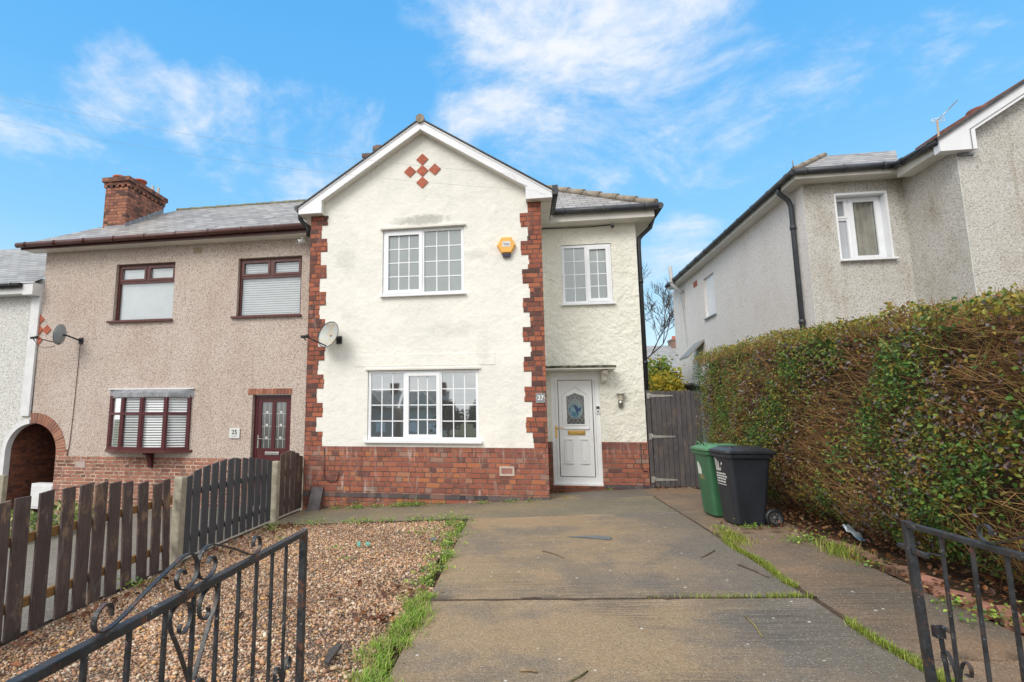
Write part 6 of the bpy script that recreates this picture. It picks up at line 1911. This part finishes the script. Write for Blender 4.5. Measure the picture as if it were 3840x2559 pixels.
leaf_tree('garden_bush', 'green bush with orange-tinged top behind the side gate', 'bush', 'bushes behind the side gate', (4.15, 19.0, .75), (.8, .7, 1.25), 5200, .13, [(.24, .36, .07), (.32, .42, .08), (.18, .30, .07), (.46, .38, .09)], -1.3)
leaf_tree('garden_bush', 'bright yellow bush in front of the green one behind the side gate', 'bush', 'bushes behind the side gate', (4.42, 17.6, .45), (.6, .5, 1.0), 5200, .12, [(.66, .52, .08), (.74, .56, .07), (.55, .50, .09), (.42, .46, .09)], -1.3)

BT = thing('bare_tree', 'leafless tree with fine twigs rising between the two houses', 'tree', (4.5, 25, -1.2))
segs0, segs1, rad0, rad1 = [], [], [], []
rt = random.Random(5)


def grow(p, d, L, r, depth):
    n_ = 3; q = Vector(p); dd = Vector(d).normalized()
    for k in range(n_):
        d2 = (dd + Vector((rt.uniform(-.16, .16), rt.uniform(-.16, .16), rt.uniform(-.02, .14)))).normalized()
        e = q + d2 * (L / n_); ra, rb = r * (1 - .35 * k / n_), r * (1 - .35 * (k + 1) / n_)
        segs0.append(tuple(q)); segs1.append(tuple(e)); rad0.append(ra); rad1.append(rb); q, dd = e, d2
        if depth < 5 and k > 0:
            for _ in range(2 if depth < 4 else 3):
                s = Vector((rt.uniform(-1, 1), rt.uniform(-1, 1), rt.uniform(-.1, .9))).normalized()
                grow(q, (dd * .75 + s * .75), L * rt.uniform(.52, .72), r * .55, depth + 1)


grow((4.5, 25, -1.2), (.03, 0, 1), 3.1, .075, 0)
tn = len(segs0); tr_ = np.array(rad0); big = tr_ > .035
BARKC = np.array([(.10, .085, .075), (.075, .062, .055), (.13, .11, .095)])
A0, A1, R0, R1 = map(np.array, (segs0, segs1, rad0, rad1))
rods('trunk', A0[big], A1[big], R0[big], BARKC, TWIG, BT, R1[big])
rods('crown', A0[~big], A1[~big], np.maximum(R0[~big], .009), BARKC, TWIG, BT, np.maximum(R1[~big], .007))

FH = thing('house', 'distant brick house with a grey slate roof and chimney seen between the houses', 'house', (6, 33, -1.2))
m = MB(); m.box(1.0, 8.8, 30.2, 36, -1.5, 2.35); m.prism_x([(30.2, 2.35), (36, 2.35), (33.1, 4.0)], 1.02, 8.78); m.build('wall', BRICK_DARK, FH)
m = MB(); roof_quad(m, (.8, 29.9, 2.3), (9.0, 29.9, 2.3), (9.0, 33.1, 4.08), (.8, 33.1, 4.08)); roof_quad(m, (9.0, 36.3, 2.3), (.8, 36.3, 2.3), (.8, 33.1, 4.08), (9.0, 33.1, 4.08)); rr_ = m.build('roof', SLATE_W, FH)
m = MB(); m.box(8.5, 8.95, 32.7, 33.5, 3.5, 4.32); m.box(8.47, 8.98, 32.65, 33.55, 4.3201, 4.40); cq = m.build('chimney', simple('far_brick', (.26, .17, .14), .9, .2, 4), rr_)
m = MB(); m.lathe((8.72, 33.1, 4.40), (0, 0, 1), [(0, .12), (.22, .09), (.22, 0)], 12); m.build('chimney_pot', TERRA, cq)
m = MB(); m.box(6.0, 7.2, 30.17, 30.19, .4, 1.7); w = m.build('window', UPVC, FH)
m = MB(); m.box(6.08, 6.58, 30.15, 30.169, .48, 1.62); m.box(6.62, 7.12, 30.15, 30.169, .48, 1.62); m.build('pane', GLASS_LOW, w)
SH = thing('garden_shed', 'small grey shed with a sloping roof peeping over the side gate', 'shed', (5.2, 17.2, -1.2))
m = MB(); m.box(4.85, 5.25, 16.6, 17.6, -1.2, .70); m.build('wall', simple('shed_grey', (.22, .24, .27), .7), SH)
m = MB(); m.hexa([(4.78, 16.5, .92), (5.3, 16.5, .66), (5.3, 17.7, .66), (4.78, 17.7, .92), (4.78, 16.5, .97), (5.3, 16.5, .71), (5.3, 17.7, .71), (4.78, 17.7, .97)]); m.build('roof', simple('shed_felt', (.12, .13, .15), .8), SH)

# ================================================================== ACROSS THE STREET (seen mirrored in the lower window)
for k, (x, w_, lab) in enumerate(((-25.5, 7.0, 'dark terraced house mirrored in the left light of the lower window'), (-17.5, 6.6, 'dark gabled house mirrored in the middle light of the lower window'), (-33.5, 7.0, 'outermost terraced house across the street, mirrored at the window edge'))):
    o = thing('house', lab, 'house', (x, -60, -4), 'houses across the street, seen as reflections')
    m = MB(); m.box(x, x + w_, -66, -60, -4.2, 1.4); m.prism([(x + 1.2, 1.4), (x + w_ - 1.2, 1.4), (x + w_ / 2, 3.6)], -60.6, -59.4); m.build('wall', simple('wall_far_' + str(k), ((.46, .38, .33), (.55, .51, .45), (.42, .35, .3))[k], .9), o)
    m = MB(); roof_quad(m, (x + w_ + .3, -59.6, 1.3), (x - .3, -59.6, 1.3), (x - .3, -63, 3.9), (x + w_ + .3, -63, 3.9)); m.build('roof', SLATE, o)
    m = MB(); m.box(x + w_ - 1.2, x + w_ - .2, -63.4, -62.4, 3.2, 5.2); m.build('chimney', BRICK_DARK, o)
    for a in (1.0, 4.0):
        m = MB(); m.box(x + a, x + a + 1.4, -59.99, -59.95, -2.2, -.8); m.build('window', UPVC, o)
for k, (x, y_, lab) in enumerate(((-9.2, -50, 'dark round tree mirrored in the right light of the lower window'), (-5.2, -54, 'smaller dark tree mirrored at the right edge of the lower window'))):
    leaf_tree('street_tree', lab, 'tree', 'trees across the street, seen as reflections', (x, y_, 0.0), (2.0, 2.0, 2.2 - .4 * k), 1600, .5, [(.05, .07, .03), (.07, .06, .03), (.04, .05, .025)], -4, .2)
